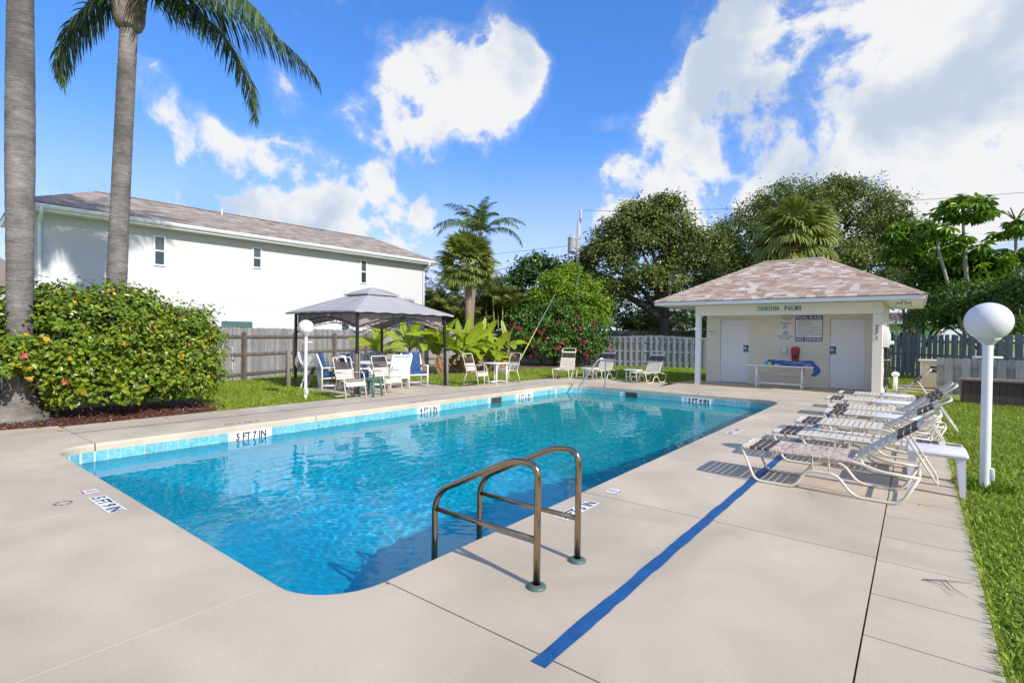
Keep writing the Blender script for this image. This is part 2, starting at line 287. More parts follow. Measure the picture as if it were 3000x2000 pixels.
class MB:
    def __init__(s): s.v = []; s.f = []; s.sm = []; s.t = []
    def add(s, vs, fs, smooth=False, tint=.5):
        o = len(s.v); s.v += [tuple(p) for p in vs]; s.f += [tuple(i+o for i in f) for f in fs]; s.sm += [smooth]*len(fs); s.t += [tint]*len(vs); return s
    def hexa(s, p, tint=.5):   # 4 bottom, 4 top, same winding (ccw from above)
        return s.add(p, [(3, 2, 1, 0), (4, 5, 6, 7), (0, 1, 5, 4), (1, 2, 6, 5), (2, 3, 7, 6), (3, 0, 4, 7)], False, tint)
    def box(s, x0, x1, y0, y1, z0, z1, tint=.5):
        return s.hexa([(x0, y0, z0), (x1, y0, z0), (x1, y1, z0), (x0, y1, z0), (x0, y0, z1), (x1, y0, z1), (x1, y1, z1), (x0, y1, z1)], tint)
    def obox(s, c, size, m=None):
        a, b, d = [q/2 for q in size]; m = m or Matrix.Identity(3); c = Vector(c)
        return s.hexa([c+m @ V(*p) for p in ((-a, -b, -d), (a, -b, -d), (a, b, -d), (-a, b, -d), (-a, -b, d), (a, -b, d), (a, b, d), (-a, b, d))])
    def rbox(s, c, size, r=.02, seg=2, m=None):
        bm = bmesh.new(); bmesh.ops.create_cube(bm, size=1)
        for v in bm.verts: v.co = V(v.co.x*size[0], v.co.y*size[1], v.co.z*size[2])
        bmesh.ops.bevel(bm, geom=bm.edges[:], offset=r, segments=seg, affect='EDGES', profile=.5)
        m = m or Matrix.Identity(3); c = Vector(c); bm.verts.index_update()
        s.add([c+m @ v.co for v in bm.verts], [[v.index for v in f.verts] for f in bm.faces], True); bm.free(); return s
    def tube(s, pts, r, n=8, caps=True, tint=.5, closed=False):
        P = [Vector(p) for p in pts]; fr = frames(P); vs = []; fs = []
        for i, p in enumerate(P):
            rr = r[i] if isinstance(r, (list, tuple)) else r; a, b = fr[i]
            for k in range(n):
                t = 2*pi*k/n; vs.append(p+a*math.cos(t)*rr+b*math.sin(t)*rr)
        m = len(P)
        for i in range(m-1):
            for k in range(n): fs.append((i*n+k, i*n+(k+1) % n, (i+1)*n+(k+1) % n, (i+1)*n+k))
        s.add(vs, fs, True, tint)
        if caps:
            o = len(s.v)-m*n
            s.f += [tuple(o+k for k in reversed(range(n))), tuple(o+(m-1)*n+k for k in range(n))]; s.sm += [False]*2
        return s
    def lathe(s, prof, n=24, c=(0, 0, 0), smooth=True):
        vs = [(c[0]+r*math.cos(2*pi*k/n), c[1]+r*math.sin(2*pi*k/n), c[2]+z) for r, z in prof for k in range(n)]
        fs = [(i*n+k, i*n+(k+1) % n, (i+1)*n+(k+1) % n, (i+1)*n+k) for i in range(len(prof)-1) for k in range(n)]
        return s.add(vs, fs, smooth)
    def prism(s, poly, z0, z1):
        n = len(poly); vs = [(x, y, z0) for x, y in poly]+[(x, y, z1) for x, y in poly]
        return s.add(vs, [tuple(reversed(range(n))), tuple(range(n, 2*n))]+[(i, (i+1) % n, n+(i+1) % n, n+i) for i in range(n)])
    def sphere(s, c, r, nu=24, nv=14, sc=(1, 1, 1)):
        pr = [(r*math.sin(pi*i/nv), -r*math.cos(pi*i/nv)) for i in range(nv+1)]; pr[0] = (r*.002, -r); pr[-1] = (r*.002, r)
        vs = [(c[0]+a*math.cos(2*pi*k/nu)*sc[0], c[1]+a*math.sin(2*pi*k/nu)*sc[1], c[2]+z*sc[2]) for a, z in pr for k in range(nu)]
        return s.add(vs, [(i*nu+k, i*nu+(k+1) % nu, (i+1)*nu+(k+1) % nu, (i+1)*nu+k) for i in range(nv) for k in range(nu)], True)
    def grid(s, fn, nu, nv, smooth=True, tint=.5):
        vs = [fn(i/nu, j/nv) for j in range(nv+1) for i in range(nu+1)]
        return s.add(vs, [(j*(nu+1)+i, j*(nu+1)+i+1, (j+1)*(nu+1)+i+1, (j+1)*(nu+1)+i) for j in range(nv) for i in range(nu)], smooth, tint)
    def mesh(s, name, mat=None, tints=False):
        me = bpy.data.meshes.new(name); me.from_pydata(s.v, [], s.f)
        me.polygons.foreach_set('use_smooth', s.sm)
        if mat: me.materials.append(mat)
        if tints:
            a = me.attributes.new('tint', 'FLOAT', 'POINT'); a.data.foreach_set('value', s.t)
        me.update(); return me
    def build(s, name, mat, parent=None, tints=False, **k): return link(name, s.mesh(name, mat, tints), parent, **k)
def link(name, me, parent=None, loc=None, rot=None, **k):
    o = bpy.data.objects.new(name, me); COL.objects.link(o)
    if parent is not None: o.parent = parent
    if loc is not None: o.location = loc
    if rot is not None: o.rotation_euler = rot
    if parent is not None and k.pop('world', False):
        q = parent
        m = Matrix.Identity(4)
        while q is not None: m = q.matrix_basis @ m if q is parent else q.matrix_basis @ m; q = q.parent
        o.matrix_parent_inverse = m.inverted()
    for a, b in k.items(): o[a] = b
    return o
def tag(o, label=None, cat=None, group=None, kind=None):
    if label: o['label'] = label
    if cat: o['category'] = cat
    if group: o['group'] = group
    if kind: o['kind'] = kind
    return o
def thing(name, label, cat, loc=(0, 0, 0), rz=0, group=None):
    o = bpy.data.objects.new(name, None); COL.objects.link(o); o.location = loc; o.rotation_euler = (0, 0, rz); o.empty_display_size = .1
    return tag(o, label, cat, group)
def struct(name, loc=(0, 0, 0)):
    o = bpy.data.objects.new(name, None); COL.objects.link(o); o.location = loc; o['kind'] = 'structure'; return o
def copy_tree(o, parent=None):
    c = o.copy(); COL.objects.link(c); c.parent = parent
    for ch in list(o.children): copy_tree(ch, c)
    return c
def npmesh(name, Vv, Fc, mat, smooth=False, tint=None):
    me = bpy.data.meshes.new(name); n, k = Fc.shape
    me.vertices.add(len(Vv)); me.vertices.foreach_set('co', np.ascontiguousarray(Vv, dtype=np.float32).ravel())
    me.loops.add(n*k); me.loops.foreach_set('vertex_index', np.ascontiguousarray(Fc, dtype=np.int32).ravel())
    me.polygons.add(n); me.polygons.foreach_set('loop_start', np.arange(0, n*k, k, dtype=np.int32))
    me.polygons.foreach_set('use_smooth', np.full(n, smooth)); me.materials.append(mat)
    if tint is not None:
        a = me.attributes.new('tint', 'FLOAT', 'POINT'); a.data.foreach_set('value', np.ascontiguousarray(tint, dtype=np.float32))
    me.update(calc_edges=True); return me
def unit(a): return a/np.maximum(np.linalg.norm(a, axis=-1, keepdims=True), 1e-9)
TPL = {'dia': (np.array([(0, 0, 0), (.45, -.5, .10), (1, 0, -.10), (.45, .5, .10)]), np.array([(0, 1, 2), (0, 2, 3)])),
       'oval': (np.array([(0, 0, 0), (.28, -.46, .09), (.68, -.40, .05), (1, 0, -.12), (.68, .40, .05), (.28, .46, .09)]), np.array([(0, 1, 2, 3), (0, 3, 4, 5)])),
       'blade': (np.array([(0, -.5, 0), (0, .5, 0), (.55, .4, .10), (.55, -.4, .10), (1, 0, -.12), (1, 0, -.12)]), np.array([(0, 1, 2, 3), (3, 2, 4, 5)]))}
def leaves(name, P, D, Nn, L, Wd, mat, tint, tpl='dia', parent=None, **k):
    T, Fc = TPL[tpl]; n = len(P); D = unit(D); Sd = unit(np.cross(D, Nn)); Nn = np.cross(Sd, D)
    L = np.broadcast_to(L, (n,)); Wd = np.broadcast_to(Wd, (n,))
    Vv = P[:, None, :]+D[:, None, :]*(T[None, :, 0]*L[:, None])[..., None]+Sd[:, None, :]*(T[None, :, 1]*Wd[:, None])[..., None]+Nn[:, None, :]*(T[None, :, 2]*L[:, None])[..., None]
    m = len(T); FF = (Fc[None]+(np.arange(n)*m)[:, None, None]).reshape(-1, Fc.shape[1])
    me = npmesh(name, Vv.reshape(-1, 3), FF, mat, False, np.repeat(tint, m))
    return link(name, me, parent, **k)
def rdir(n): return unit(rng.normal(size=(n, 3)))
def clumps(blobs, ncl, per, spread, updown=.25, shell=(.78, 1.02)):
    """leaf points in clumps lying over a set of ellipsoids; returns points, outward direction and clump number"""
    vol = np.array([b[3]*b[4]+b[4]*b[5]+b[3]*b[5] for b in blobs]); pick = rng.choice(len(blobs), ncl, p=vol/vol.sum())
    B = np.array(blobs)[pick]; d = rdir(ncl); low = d[:, 2] < -.35; d[low, 2] *= -rng.uniform(0, 1, low.sum()); d = unit(d)
    c = B[:, :3]+d*B[:, 3:6]*rng.uniform(*shell, (ncl, 1))
    q = rng.normal(size=(ncl, per, 3))*np.array([1, 1, .7])*spread*rng.uniform(.6, 1.35, (ncl, 1, 1))
    P = (c[:, None]+q).reshape(-1, 3); O = unit(np.repeat(d, per, 0)+.6*unit(q.reshape(-1, 3)))
    return P, O, np.repeat(np.arange(ncl), per)
def text_mesh(s, mat, bold=.0, depth=.004, res=2, font=None):
    cu = bpy.data.curves.new('lettering', 'FONT'); cu.body = s; cu.size = 1; cu.offset = bold; cu.extrude = depth; cu.resolution_u = res
    cu.align_x = 'CENTER'
    ob = bpy.data.objects.new('tmp', cu); COL.objects.link(ob); dg = bpy.context.evaluated_depsgraph_get()
    me = bpy.data.meshes.new_from_object(ob.evaluated_get(dg)); bpy.data.objects.remove(ob); bpy.data.curves.remove(cu)
    me.materials.clear(); me.materials.append(mat); return me
def text(s, mat, c, right, up, w, h, parent=None, name='lettering', bold=.02, depth=.002, keep=False):
    """write s fitted into a w x h rectangle centred at c"""
    me = text_mesh(s, mat, bold, depth); co_ = np.empty(len(me.vertices)*3, np.float32); me.vertices.foreach_get('co', co_); co_ = co_.reshape(-1, 3)
    lo, hi = co_.min(0), co_.max(0); sc = np.array([w/(hi[0]-lo[0]), h/(hi[1]-lo[1])]) 
    if keep: sc[:] = min(sc)
    r, u = np.array(right), np.array(up); nn = np.cross(r, u); m = (lo+hi)/2
    out_ = np.array(c)+((co_[:, :1]-m[0])*sc[0])*r+((co_[:, 1:2]-m[1])*sc[1])*u+(co_[:, 2:]+depth)*nn
    me.vertices.foreach_set('co', out_.astype(np.float32).ravel()); me.update()
    return link(name, me, parent)

# ------------------------------------------------------------------ ground
LAWN = -.045
gm = MB()
PX0, PX1, PY0, PY1, RN, RF = -8.55, -2.54, 1.58, 13.9, .42, .75
# one sheet with an opening for the pool, out to the horizon
xs = [-700, -60, -30, -9.2, -1.9, 8, 30, 700]; ys = [-700, -30, -12, .9, 14.5, 40, 90, 900]
for i in range(7):
    for j in range(7):
        if i == 3 and j == 3: continue
        gm.add([(xs[i], ys[j], LAWN), (xs[i+1], ys[j], LAWN), (xs[i+1], ys[j+1], LAWN), (xs[i], ys[j+1], LAWN)], [(0, 1, 2, 3)])
tag(gm.build('lawn_ground', lawnm), kind='structure')
def pool_outline(off=0, n=8):
    """counter-clockwise, starting at the near left corner"""
    pts = []
    for cx, cy, r, a0 in ((PX0+RN, PY0+RN, RN, pi), (PX1-RN, PY0+RN, RN, 1.5*pi), (PX1-RF, PY1-RF, RF, 0), (PX0+RF, PY1-RF, RF, .5*pi)):
        for k in range(n+1):
            a = a0+.5*pi*k/n; pts.append((cx+(r+off)*math.cos(a), cy+(r+off)*math.sin(a)))
    return pts
# deck slabs, split at the joints
deck = struct('pool_deck')
G_ = .005
def slab(poly, mat=concrete, z0=-.12): MB().prism(poly, z0, 0).build('slab', mat, deck)
def rect(x0, x1, y0, y1, **k): slab([(x0+G_, y0+G_), (x1-G_, y0+G_), (x1-G_, y1-G_), (x0+G_, y1-G_)], **k)
CO = .07   # coping strip
def arc(cx, cy, r, a0, a1, n=8): return [(cx+r*math.cos(a0+(a1-a0)*k/n), cy+r*math.sin(a0+(a1-a0)*k/n)) for k in range(n+1)]
JY = PY0+RN
XL, XR, XJ = -10.42, .335, -.195
# near apron, three pieces and the corner pieces
slab([(XL+.0, -7), (-8.09-G_, -7), (-8.09-G_, PY0-CO)]+arc(PX0+RN, PY0+RN, RN+CO, 1.5*pi, pi)+[(PX0-CO, JY-G_), (XL-.12, JY-G_), (XL-.3, 1.2)])
rect(-8.09, -5.44, -7, PY0-CO+G_); rect(-5.44, -2.99, -7, PY0-CO+G_)
slab([(-2.99+G_, -7), (XJ-G_, -7), (XJ-G_, JY-G_), (PX1+CO, JY-G_)]+arc(PX1-RN, PY0+RN, RN+CO, 0, -.5*pi)+[(-2.99+G_, PY0-CO)])
# sides
for a, b in ((JY, 5.2), (5.2, 9.2), (9.2, PY1-RF)): rect(XL, PX0-CO+G_, a, b)
for a, b in ((JY, 4.36), (4.36, 8.9), (8.9, PY1-RF)): rect(PX1+CO-G_, XJ, a, b)
# far apron
F0, F1, F2_ = PY1-RF, 15.05, 16.68
slab([(XL+.15, F0+G_), (PX0-CO, F0+G_)]+arc(PX0+RF, PY1-RF, RF+CO, pi, .5*pi)+[(-5.6-G_, PY1+CO), (-5.6-G_, F1-G_), (XL+.2, F1-G_)])
slab([(-5.6+G_, PY1+CO)]+arc(PX1-RF, PY1-RF, RF+CO, .5*pi, 0)+[(PX1+CO, F0+G_), (XJ-G_, F0+G_), (XJ-G_, F1-G_), (-5.6+G_, F1-G_)])
slab([(XL+.2, F1+G_), (-6.15-G_, F1+G_), (-6.15-G_, F2_), (-8.6, 16.4), (-9.6, 16.5), (-9.9, 15.9), (XL+.15, 15.3)])
slab([(-6.15+G_, F1+G_), (-3.2-G_, F1+G_), (-3.2-G_, 18.42), (-6.0, 18.42), (-6.45, 16.75)]); rect(-3.2, XJ, F1, 18.42)
# strip along the right lawn
sy = [-7, -1.9, -.9, .1, .7, 1.35, 2.0, 2.6, 3.18, 3.73, 4.32, 4.87, 5.45, 6.05, 6.6, 7.3, 8, 8.7, 9.4, 10.1, 10.8, 11.5, 12.2, 13, 13.8, 14.6, 15.4, 16.2]
for a, b in zip(sy, sy[1:]): slab([(XJ+.004, a+.004), (XR, a+.004), (XR, b-.004), (XJ+.004, b-.004)], concrete2)
rect(-13.05, XL, 7.5, 10.78)
# pad beneath the equipment
MB().box(-.5, 1.2, 19.9, 21.4, -.2, .02).build('equipment_pad', concrete2, deck)

# cantilevered coping with a rounded nose, in lengths
def coping(pts):
    n = 9; prof = [(-CO, 0)]+[(-.035+.035*math.sin(a), -.035+.035*math.cos(a)) for a in [pi/2*k/5 for k in range(6)]]+[(0, -.10), (-CO, -.10)]
    mb = MB(); vs = []
    P = [Vector((x, y, 0)) for x, y in pts]
    for i, p in enumerate(P):
        t = (P[min(i+1, len(P)-1)]-P[max(i-1, 0)]).normalized(); inn = Vector((-t.y, t.x, 0))
        for a, z in prof: vs.append(p+inn*a+V(0, 0, z))
    m = len(prof); fs = [(i*m+k, (i+1)*m+k, (i+1)*m+k+1, i*m+k+1) for i in range(len(P)-1) for k in range(m-1)]
    fs += [tuple(range(m)), tuple((len(P)-1)*m+k for k in reversed(range(m)))]
    mb.add(vs, fs, False); mb.build('coping', concrete, deck)
def along(p, q, n=2): return [(p[0]+(q[0]-p[0])*k/n, p[1]+(q[1]-p[1])*k/n) for k in range(n+1)]
g = .006
coping(arc(PX0+RN, PY0+RN, RN, pi+.02, 1.5*pi)); coping(arc(PX1-RN, PY0+RN, RN, 1.5*pi, 2*pi-.02))
coping(along((PX0+RN, PY0), (-5.44-g, PY0))); coping(along((-5.44+g, PY0), (PX1-RN, PY0)))
for a, b in ((JY, 4.36), (4.36, 8.9), (8.9, F0)): coping(along((PX1, a+g), (PX1, b-g)))
coping(arc(PX1-RF, PY1-RF, RF, .01, .5*pi)+[(-5.6+g, PY1)]); coping([(-5.6-g, PY1), (-7.1+g, PY1)]); coping([(-7.1-g, PY1)]+arc(PX0+RF, PY1-RF, RF, .5*pi, pi-.01))
for a, b in ((F0, 9.2), (9.2, 5.2), (5.2, JY)): coping(along((PX0, a-g), (PX0, b+g)))
# painted lines (4 mm proud of the slab)
def line_strip(x0, x1, y0, y1, w, mat, xa=None):
    mb = MB(); n = 140; vs = []
    for i in range(n+1):
        t = i/n; y = y0+(y1-y0)*t; x = x0+(x1-x0)*t; e = w*.025*math.sin(i*.9)+random.uniform(-.004, .004); f_ = w*.025*math.sin(i*1.3+2); vs += [(x-w/2+e, y, .0042), (x+w/2+f_+random.uniform(-.004, .004), y, .0042)]
    mb.add(vs, [(2*i, 2*i+1, 2*i+3, 2*i+2) for i in range(n)]); mb.build('painted_line', mat, deck)
line_strip(-1.335, -1.345, 1.93, 15.9, .082, bluep); line_strip(-9.62, -9.36, 1.97, 13.4, .035, bluef)

# hairline cracks
for pts in ([(-.9, 5.2), (-.75, 5.6), (-.83, 5.9), (-.62, 6.5)], [(-2.0, 11.0), (-1.7, 11.25), (-1.75, 11.6), (-1.3, 11.9)], [(-6.6, -.2), (-6.0, .15), (-5.7, .1), (-5.46, .5)], [(-1.9, 6.6), (-1.6, 6.75), (-1.55, 7.1)], [(-9.6, 5.8), (-9.3, 6.2), (-9.35, 6.7)]):
    m_ = MB(); q_ = []
    for a_, b_ in zip(pts, pts[1:]):
        for k in range(6): q_.append((a_[0]+(b_[0]-a_[0])*k/6+random.uniform(-.012, .012), a_[1]+(b_[1]-a_[1])*k/6+random.uniform(-.012, .012)))
    m_.add([(x+s*.0011, y+s*.0009, .0012) for x, y in q_ for s in (-1, 1)], [(2*i, 2*i+1, 2*i+3, 2*i+2) for i in range(len(q_)-1)]); m_.build('crack', M('crack_dirt', (.24, .19, .15), .9), deck)

# ------------------------------------------------------------------ pool
WZ = -.235
basin = struct('pool_basin'); ol = pool_outline(.0); n = len(ol)
def depth(y): t = (y-PY0)/(PY1-PY0); t = min(1, max(0, (t-.12)/.6)); return -(1.85-(1.85-1.2)*(t*t*(3-2*t)))
wm = MB(); vs = []
for (x, y) in ol: vs += [(x, y, -.1), (x, y, -.27), (x, y, -1.0)]
wm.add(vs, [(3*i+k, 3*((i+1) % n)+k, 3*((i+1) % n)+k+1, 3*i+k+1) for i in range(n) for k in (0, 1)])
wm.f = [tuple(reversed(f)) for f in wm.f]; wm.build('wall', plaster, basin)
def edge_dist(X, Y):
    cx, cy = (PX0+PX1)/2, (PY0+PY1)/2; qx = np.abs(X-cx)-(PX1-PX0)/2+.6; qy = np.abs(Y-cy)-(PY1-PY0)/2+.6
    return .6-(np.sqrt(np.maximum(qx, 0)**2+np.maximum(qy, 0)**2)+np.minimum(np.maximum(qx, qy), 0))
fx_ = np.arange(PX0-.03, PX1+.08, .05); fy_ = np.arange(PY0-.03, PY1+.08, .05); FX, FYy = np.meshgrid(fx_, fy_)
sd = np.clip(edge_dist(FX, FYy)/2.2, 0, 1); sd = sd*sd*(3-2*sd); dd_ = np.vectorize(depth)(FYy)
FZ = -.62+(dd_+.62)*sd
ix = np.arange(FX.size).reshape(FX.shape); FQ = np.stack([ix[:-1, :-1], ix[:-1, 1:], ix[1:, 1:], ix[1:, :-1]], -1).reshape(-1, 4)
link('floor', npmesh('floor', np.stack([FX.ravel(), FYy.ravel(), FZ.ravel()], -1), FQ, plaster, True), basin)
# tile course round the waterline; the two sides in view tile by tile
tl = .14; th = .165
tmesh = MB().box(-.0665, .0665, 0, .008, 0, th).mesh('tile', tile)
def tile_at(x, y, nx, ny):
    rz = math.atan2(ny, nx)-pi/2; link('tile', tmesh, basin, (x, y, -.265), (0, 0, rz))
MARKL = [(3.76, 4.32), (7.64, 8.24), (11.2, 11.83)]; SKL = (10.07, 10.52); MARKF = (-4.87, -4.24); SKF = (-6.68, -6.28)
y = JY+.07
while y < F0-.05:
    if not any(a-.075 < y < b+.075 for a, b in MARKL+[SKL]): tile_at(PX0+.001, y, 1, 0)
    y += tl
x = PX0+RF+.07
while x < PX1-RF:
    if not any(a-.075 < x < b+.075 for a, b in (MARKF, SKF)): tile_at(x, PY1-.001, 0, -1)
    x += tl
for cx, cy, r, a0 in ((PX0+RF, PY1-RF, RF, .5*pi), (PX1-RF, PY1-RF, RF, 0), (PX0+RN, PY0+RN, RN, pi)):
    m = int(r*pi/2/tl)
    for k in range(m):
        a = a0+.5*pi*(k+.5)/m; tile_at(cx+(r-.003)*math.cos(a), cy+(r-.003)*math.sin(a), -math.cos(a), -math.sin(a))
sm_ = MB()
y = JY+.07
while y < F0-.05: sm_.box(PX1-.009, PX1-.001, y-.0665, y+.0665, -.265, -.1); y += tl
x = PX0+RN+.07
while x < PX1-RN: sm_.box(x-.0665, x+.0665, PY0+.001, PY0+.009, -.265, -.1); x += tl
sm_.build('tile_course', tile, basin, kind='stuff')
for (a, b), s in zip(MARKL, ('5 FT 7 IN', '4 FT 5 IN', '3 FT 5 IN')):
    o = MB().box(PX0+.001, PX0+.010, a, b, -.265, -.1).build('depth_marker', markw, basin, label='white depth marker tile reading '+s)
    text(s, inkk, (PX0+.0105, (a+b)/2, -.178), (0, 1, 0), (0, 0, 1), (b-a)*.86, .115, o, bold=.03, depth=.0008)
a, b = MARKF
o = MB().box(a, b, PY1-.010, PY1-.001, -.265, -.1).build('depth_marker', markw, basin, label='white depth marker tile reading 3 FT 4 IN')
text('3 FT 4 IN', inkk, ((a+b)/2, PY1-.0105, -.178), (1, 0, 0), (0, 0, 1), (b-a)*.86, .115, o, bold=.03, depth=.0008)
# skimmer mouths
m1 = MB(); ya_, yb_ = SKL
m1.box(PX0+.001, PX0+.012, ya_, ya_+.03, -.265, -.1).box(PX0+.001, PX0+.012, yb_-.03, yb_, -.265, -.1).box(PX0+.001, PX0+.012, ya_+.03, yb_-.03, -.115, -.1)
o = m1.build('skimmer_mouth', teal_b, basin, label='skimmer opening in the left pool wall'); MB().box(PX0+.0005, PX0+.004, ya_+.03, yb_-.03, -.265, -.115).build('flap', dkgrille, o)
xa_, xb_ = SKF
m1 = MB().box(xa_, xa_+.03, PY1-.012, PY1-.001, -.265, -.1).box(xb_-.03, xb_, PY1-.012, PY1-.001, -.265, -.1).box(xa_+.03, xb_-.03, PY1-.012, PY1-.001, -.115, -.1)
o = m1.build('skimmer_mouth', teal_b, basin, label='skimmer opening in the far pool wall'); MB().box(xa_+.03, xb_-.03, PY1-.004, PY1-.0005, -.265, -.115).build('flap', dkgrille, o)
# quarter round steps in the far left corner
for r, z in ((2.75, -.98), (2.35, -.72), (1.95, -.46)):
    pts = [(PX0+.012, PY1-.012)]+[(PX0+.012+r*math.sin(a)*.99, PY1-.012-r*.62*math.cos(a)) for a in [pi/2*k/20 for k in range(21)]]
    MB().prism(pts, z-.5, z).build('step', plaster, basin)
dm = MB(); Mx = Matrix.Rotation(R_(-20), 3, 'X'); dc = V(-4.62, 2.12, -.785)
for k in range(9): dm.obox(dc+Mx @ V(-.14+k*.035, 0, 0), (.018, .19, .014), Mx)
for k in (-.09, 0, .09): dm.obox(dc+Mx @ V(0, k, .003), (.31, .016, .016), Mx)
dm.build('floor_grate', pvc, basin)
# water: rippled sheet with real refraction; at the sunward sides an unseen margin beneath the deck is added to carry the refracted sunlight
wr = np.random.default_rng(5); gx_ = np.arange(PX0, PX1+2.5, .02); gy_ = np.arange(PY0-.6, PY1+.001, .02)
X, Y = np.meshgrid(gx_, gy_)
def inside(X, Y, e=.0):
    ok = (X > PX0-e) & (X < PX1+e) & (Y > PY0-e) & (Y < PY1+e)
    for cx, cy, r, sx, sy_ in ((PX0+RN, PY0+RN, RN, -1, -1), (PX1-RN, PY0+RN, RN, 1, -1), (PX1-RF, PY1-RF, RF, 1, 1), (PX0+RF, PY1-RF, RF, -1, 1)):
        ok &= ~(((X-cx)*sx > 0) & ((Y-cy)*sy_ > 0) & ((X-cx)**2+(Y-cy)**2 > (r+e)**2))
    return ok
Z = np.zeros_like(X)
for k in range(64):
    lam = float(np.exp(wr.uniform(math.log(.085), math.log(.62)))); th_ = wr.normal(2.5, .95); amp = .00012*(lam/.3)**.75*wr.uniform(.5, 1.2)
    Z += amp*np.sin(2*pi/lam*(X*math.cos(th_)+Y*math.sin(th_))+wr.uniform(0, 6.28))
fade = .55+.45*np.clip((12.5-Y)/5, 0, 1); Z = WZ+Z*fade
idx = np.arange(X.size).reshape(X.shape); cen = inside(X[:-1, :-1]+.01, Y[:-1, :-1]+.01, .02) | (X[:-1, :-1] > -3.1) | (Y[:-1, :-1] < 2.1)
Q = np.stack([idx[:-1, :-1], idx[:-1, 1:], idx[1:, 1:], idx[1:, :-1]], -1)[cen]
water = bpy.data.materials.new('pool_water'); water.use_nodes = True; t_ = water.node_tree; t_.nodes.clear()
wo = t_.nodes.new('ShaderNodeOutputMaterial')
rf_ = t_.nodes.new('ShaderNodeBsdfRefraction'); rf_.inputs['IOR'].default_value = 1.333; rf_.inputs['Roughness'].default_value = 0
gl_ = t_.nodes.new('ShaderNodeBsdfGlossy'); gl_.inputs['Roughness'].default_value = .0
# absorption: the deeper the water under a point, the bluer the light that comes through
tq_ = t_.nodes.new('ShaderNodeTexCoord'); sx_ = t_.nodes.new('ShaderNodeSeparateXYZ'); t_.links.new(tq_.outputs['Object'], sx_.inputs[0])
dr_ = t_.nodes.new('ShaderNodeMapRange'); dr_.interpolation_type = 'SMOOTHSTEP'; t_.links.new(sx_.outputs['Y'], dr_.inputs[0])
for i_, q_ in enumerate((2.5, 10.5, 0, 1)): dr_.inputs[i_+1].default_value = q_
dc_ = t_.nodes.new('ShaderNodeMix'); dc_.data_type = 'RGBA'; t_.links.new(dr_.outputs[0], dc_.inputs['Factor'])
dc_.inputs['A'].default_value = (.04, .77, .95, 1); dc_.inputs['B'].default_value = (.12, .78, .84, 1); t_.links.new(dc_.outputs['Result'], rf_.inputs['Color'])
fr_ = t_.nodes.new('ShaderNodeFresnel'); ge_ = t_.nodes.new('ShaderNodeNewGeometry'); mr_ = t_.nodes.new('ShaderNodeMapRange')
mr_.inputs[3].default_value = 1.333; mr_.inputs[4].default_value = 1/1.333   # the same reflectance seen from either side
t_.links.new(ge_.outputs['Backfacing'], mr_.inputs[0]); t_.links.new(mr_.outputs[0], fr_.inputs['IOR'])
mx_ = t_.nodes.new('ShaderNodeMixShader')
t_.links.new(fr_.outputs[0], mx_.inputs[0]); t_.links.new(rf_.outputs[0], mx_.inputs[1]); t_.links.new(gl_.outputs[0], mx_.inputs[2])
t_.links.new(mx_.outputs[0], wo.inputs['Surface'])
wob = link('pool_water', npmesh('pool_water', np.stack([X.ravel(), Y.ravel(), Z.ravel()], -1), Q, water, True)); tag(wob, kind='structure')
# markings lettered on the deck
def deck_mark(s, c, right, up, w, h, mat=inkk, plate=True, lab=None):
    r, u = V(*right, 0), V(*up, 0); c = V(*c, .0044); mb = MB()
    mb.add([c-r*w/2-u*h/2, c+r*w/2-u*h/2, c+r*w/2+u*h/2, c-r*w/2+u*h/2], [(0, 1, 2, 3)])
    if plate: p = mb.build('depth_marker', markw, deck, label=lab)
    else: p = deck
    text(s, mat, (c.x, c.y, .0048), (*right, 0), (*up, 0), w*.92, h*.8, p, bold=.02, depth=.0006)
deck_mark('5 FT 9 IN', (-5.485, 1.366), (1, 0), (0, 1), .61, .125, lab='white depth marker reading 5 FT 9 IN on the near deck')
deck_mark('5 FT 3 IN', (-2.285, 3.87), (0, 1), (-1, 0), .56, .125, lab='white depth marker reading 5 FT 3 IN behind the handrail')
deck_mark('4 FT 3 IN', (-2.29, 8.73), (0, 1), (-1, 0), .53, .13, lab='white depth marker reading 4 FT 3 IN on the right deck')
for yy, s in ((4.0, '5 FT 7 IN'), (7.9, '4 FT 5 IN'), (11.5, '3 FT 5 IN')): deck_mark(s, (-8.78, yy), (0, -1), (1, 0), .58, .12, inkfade, False)
deck_mark('3 FT 4 IN', (-4.6, 14.2), (-1, 0), (0, -1), .6, .12, inkfade, False)
def no_diving(c, right, up):
    r, u = V(*right, 0), V(*up, 0); c = V(*c, .0044); w, h = .15, .13
    p = MB().add([c-r*w/2-u*h/2, c+r*w/2-u*h/2, c+r*w/2+u*h/2, c-r*w/2+u*h/2], [(0, 1, 2, 3)]).build('no_diving_marker', markw, deck)
    mb = MB(); q = c+u*.018+V(0, 0, .0006); vs = []
    for k in range(20):
        a = 2*pi*k/20; d = r*math.cos(a)+u*math.sin(a); vs += [q+d*.040, q+d*.032]
    mb.add(vs, [(2*k, 2*k+1, 2*((k+1) % 20)+1, 2*((k+1) % 20)) for k in range(20)])
    e = (r+u).normalized()*.034; f = (r-u).normalized()*.004; mb.add([q-e-f, q-e+f, q+e+f, q+e-f], [(0, 1, 2, 3)]); e2 = (r-u).normalized()*.02; f2 = (r+u).normalized()*.004
    mb.add([q-e2-f2, q-e2+f2, q+e2+f2, q+e2-f2], [(0, 1, 2, 3)]); mb.build('symbol', inkr, p)
    text('NO DIVING', inkr, tuple(c-u*.048+V(0, 0, .0006)), tuple(r), tuple(u), .12, .02, p, depth=.0004)
no_diving((-6.02, 1.365), (1, 0), (0, 1)); no_diving((-2.285, 4.56), (0, 1), (-1, 0)); no_diving((-2.3, 10.4), (0, 1), (-1, 0))
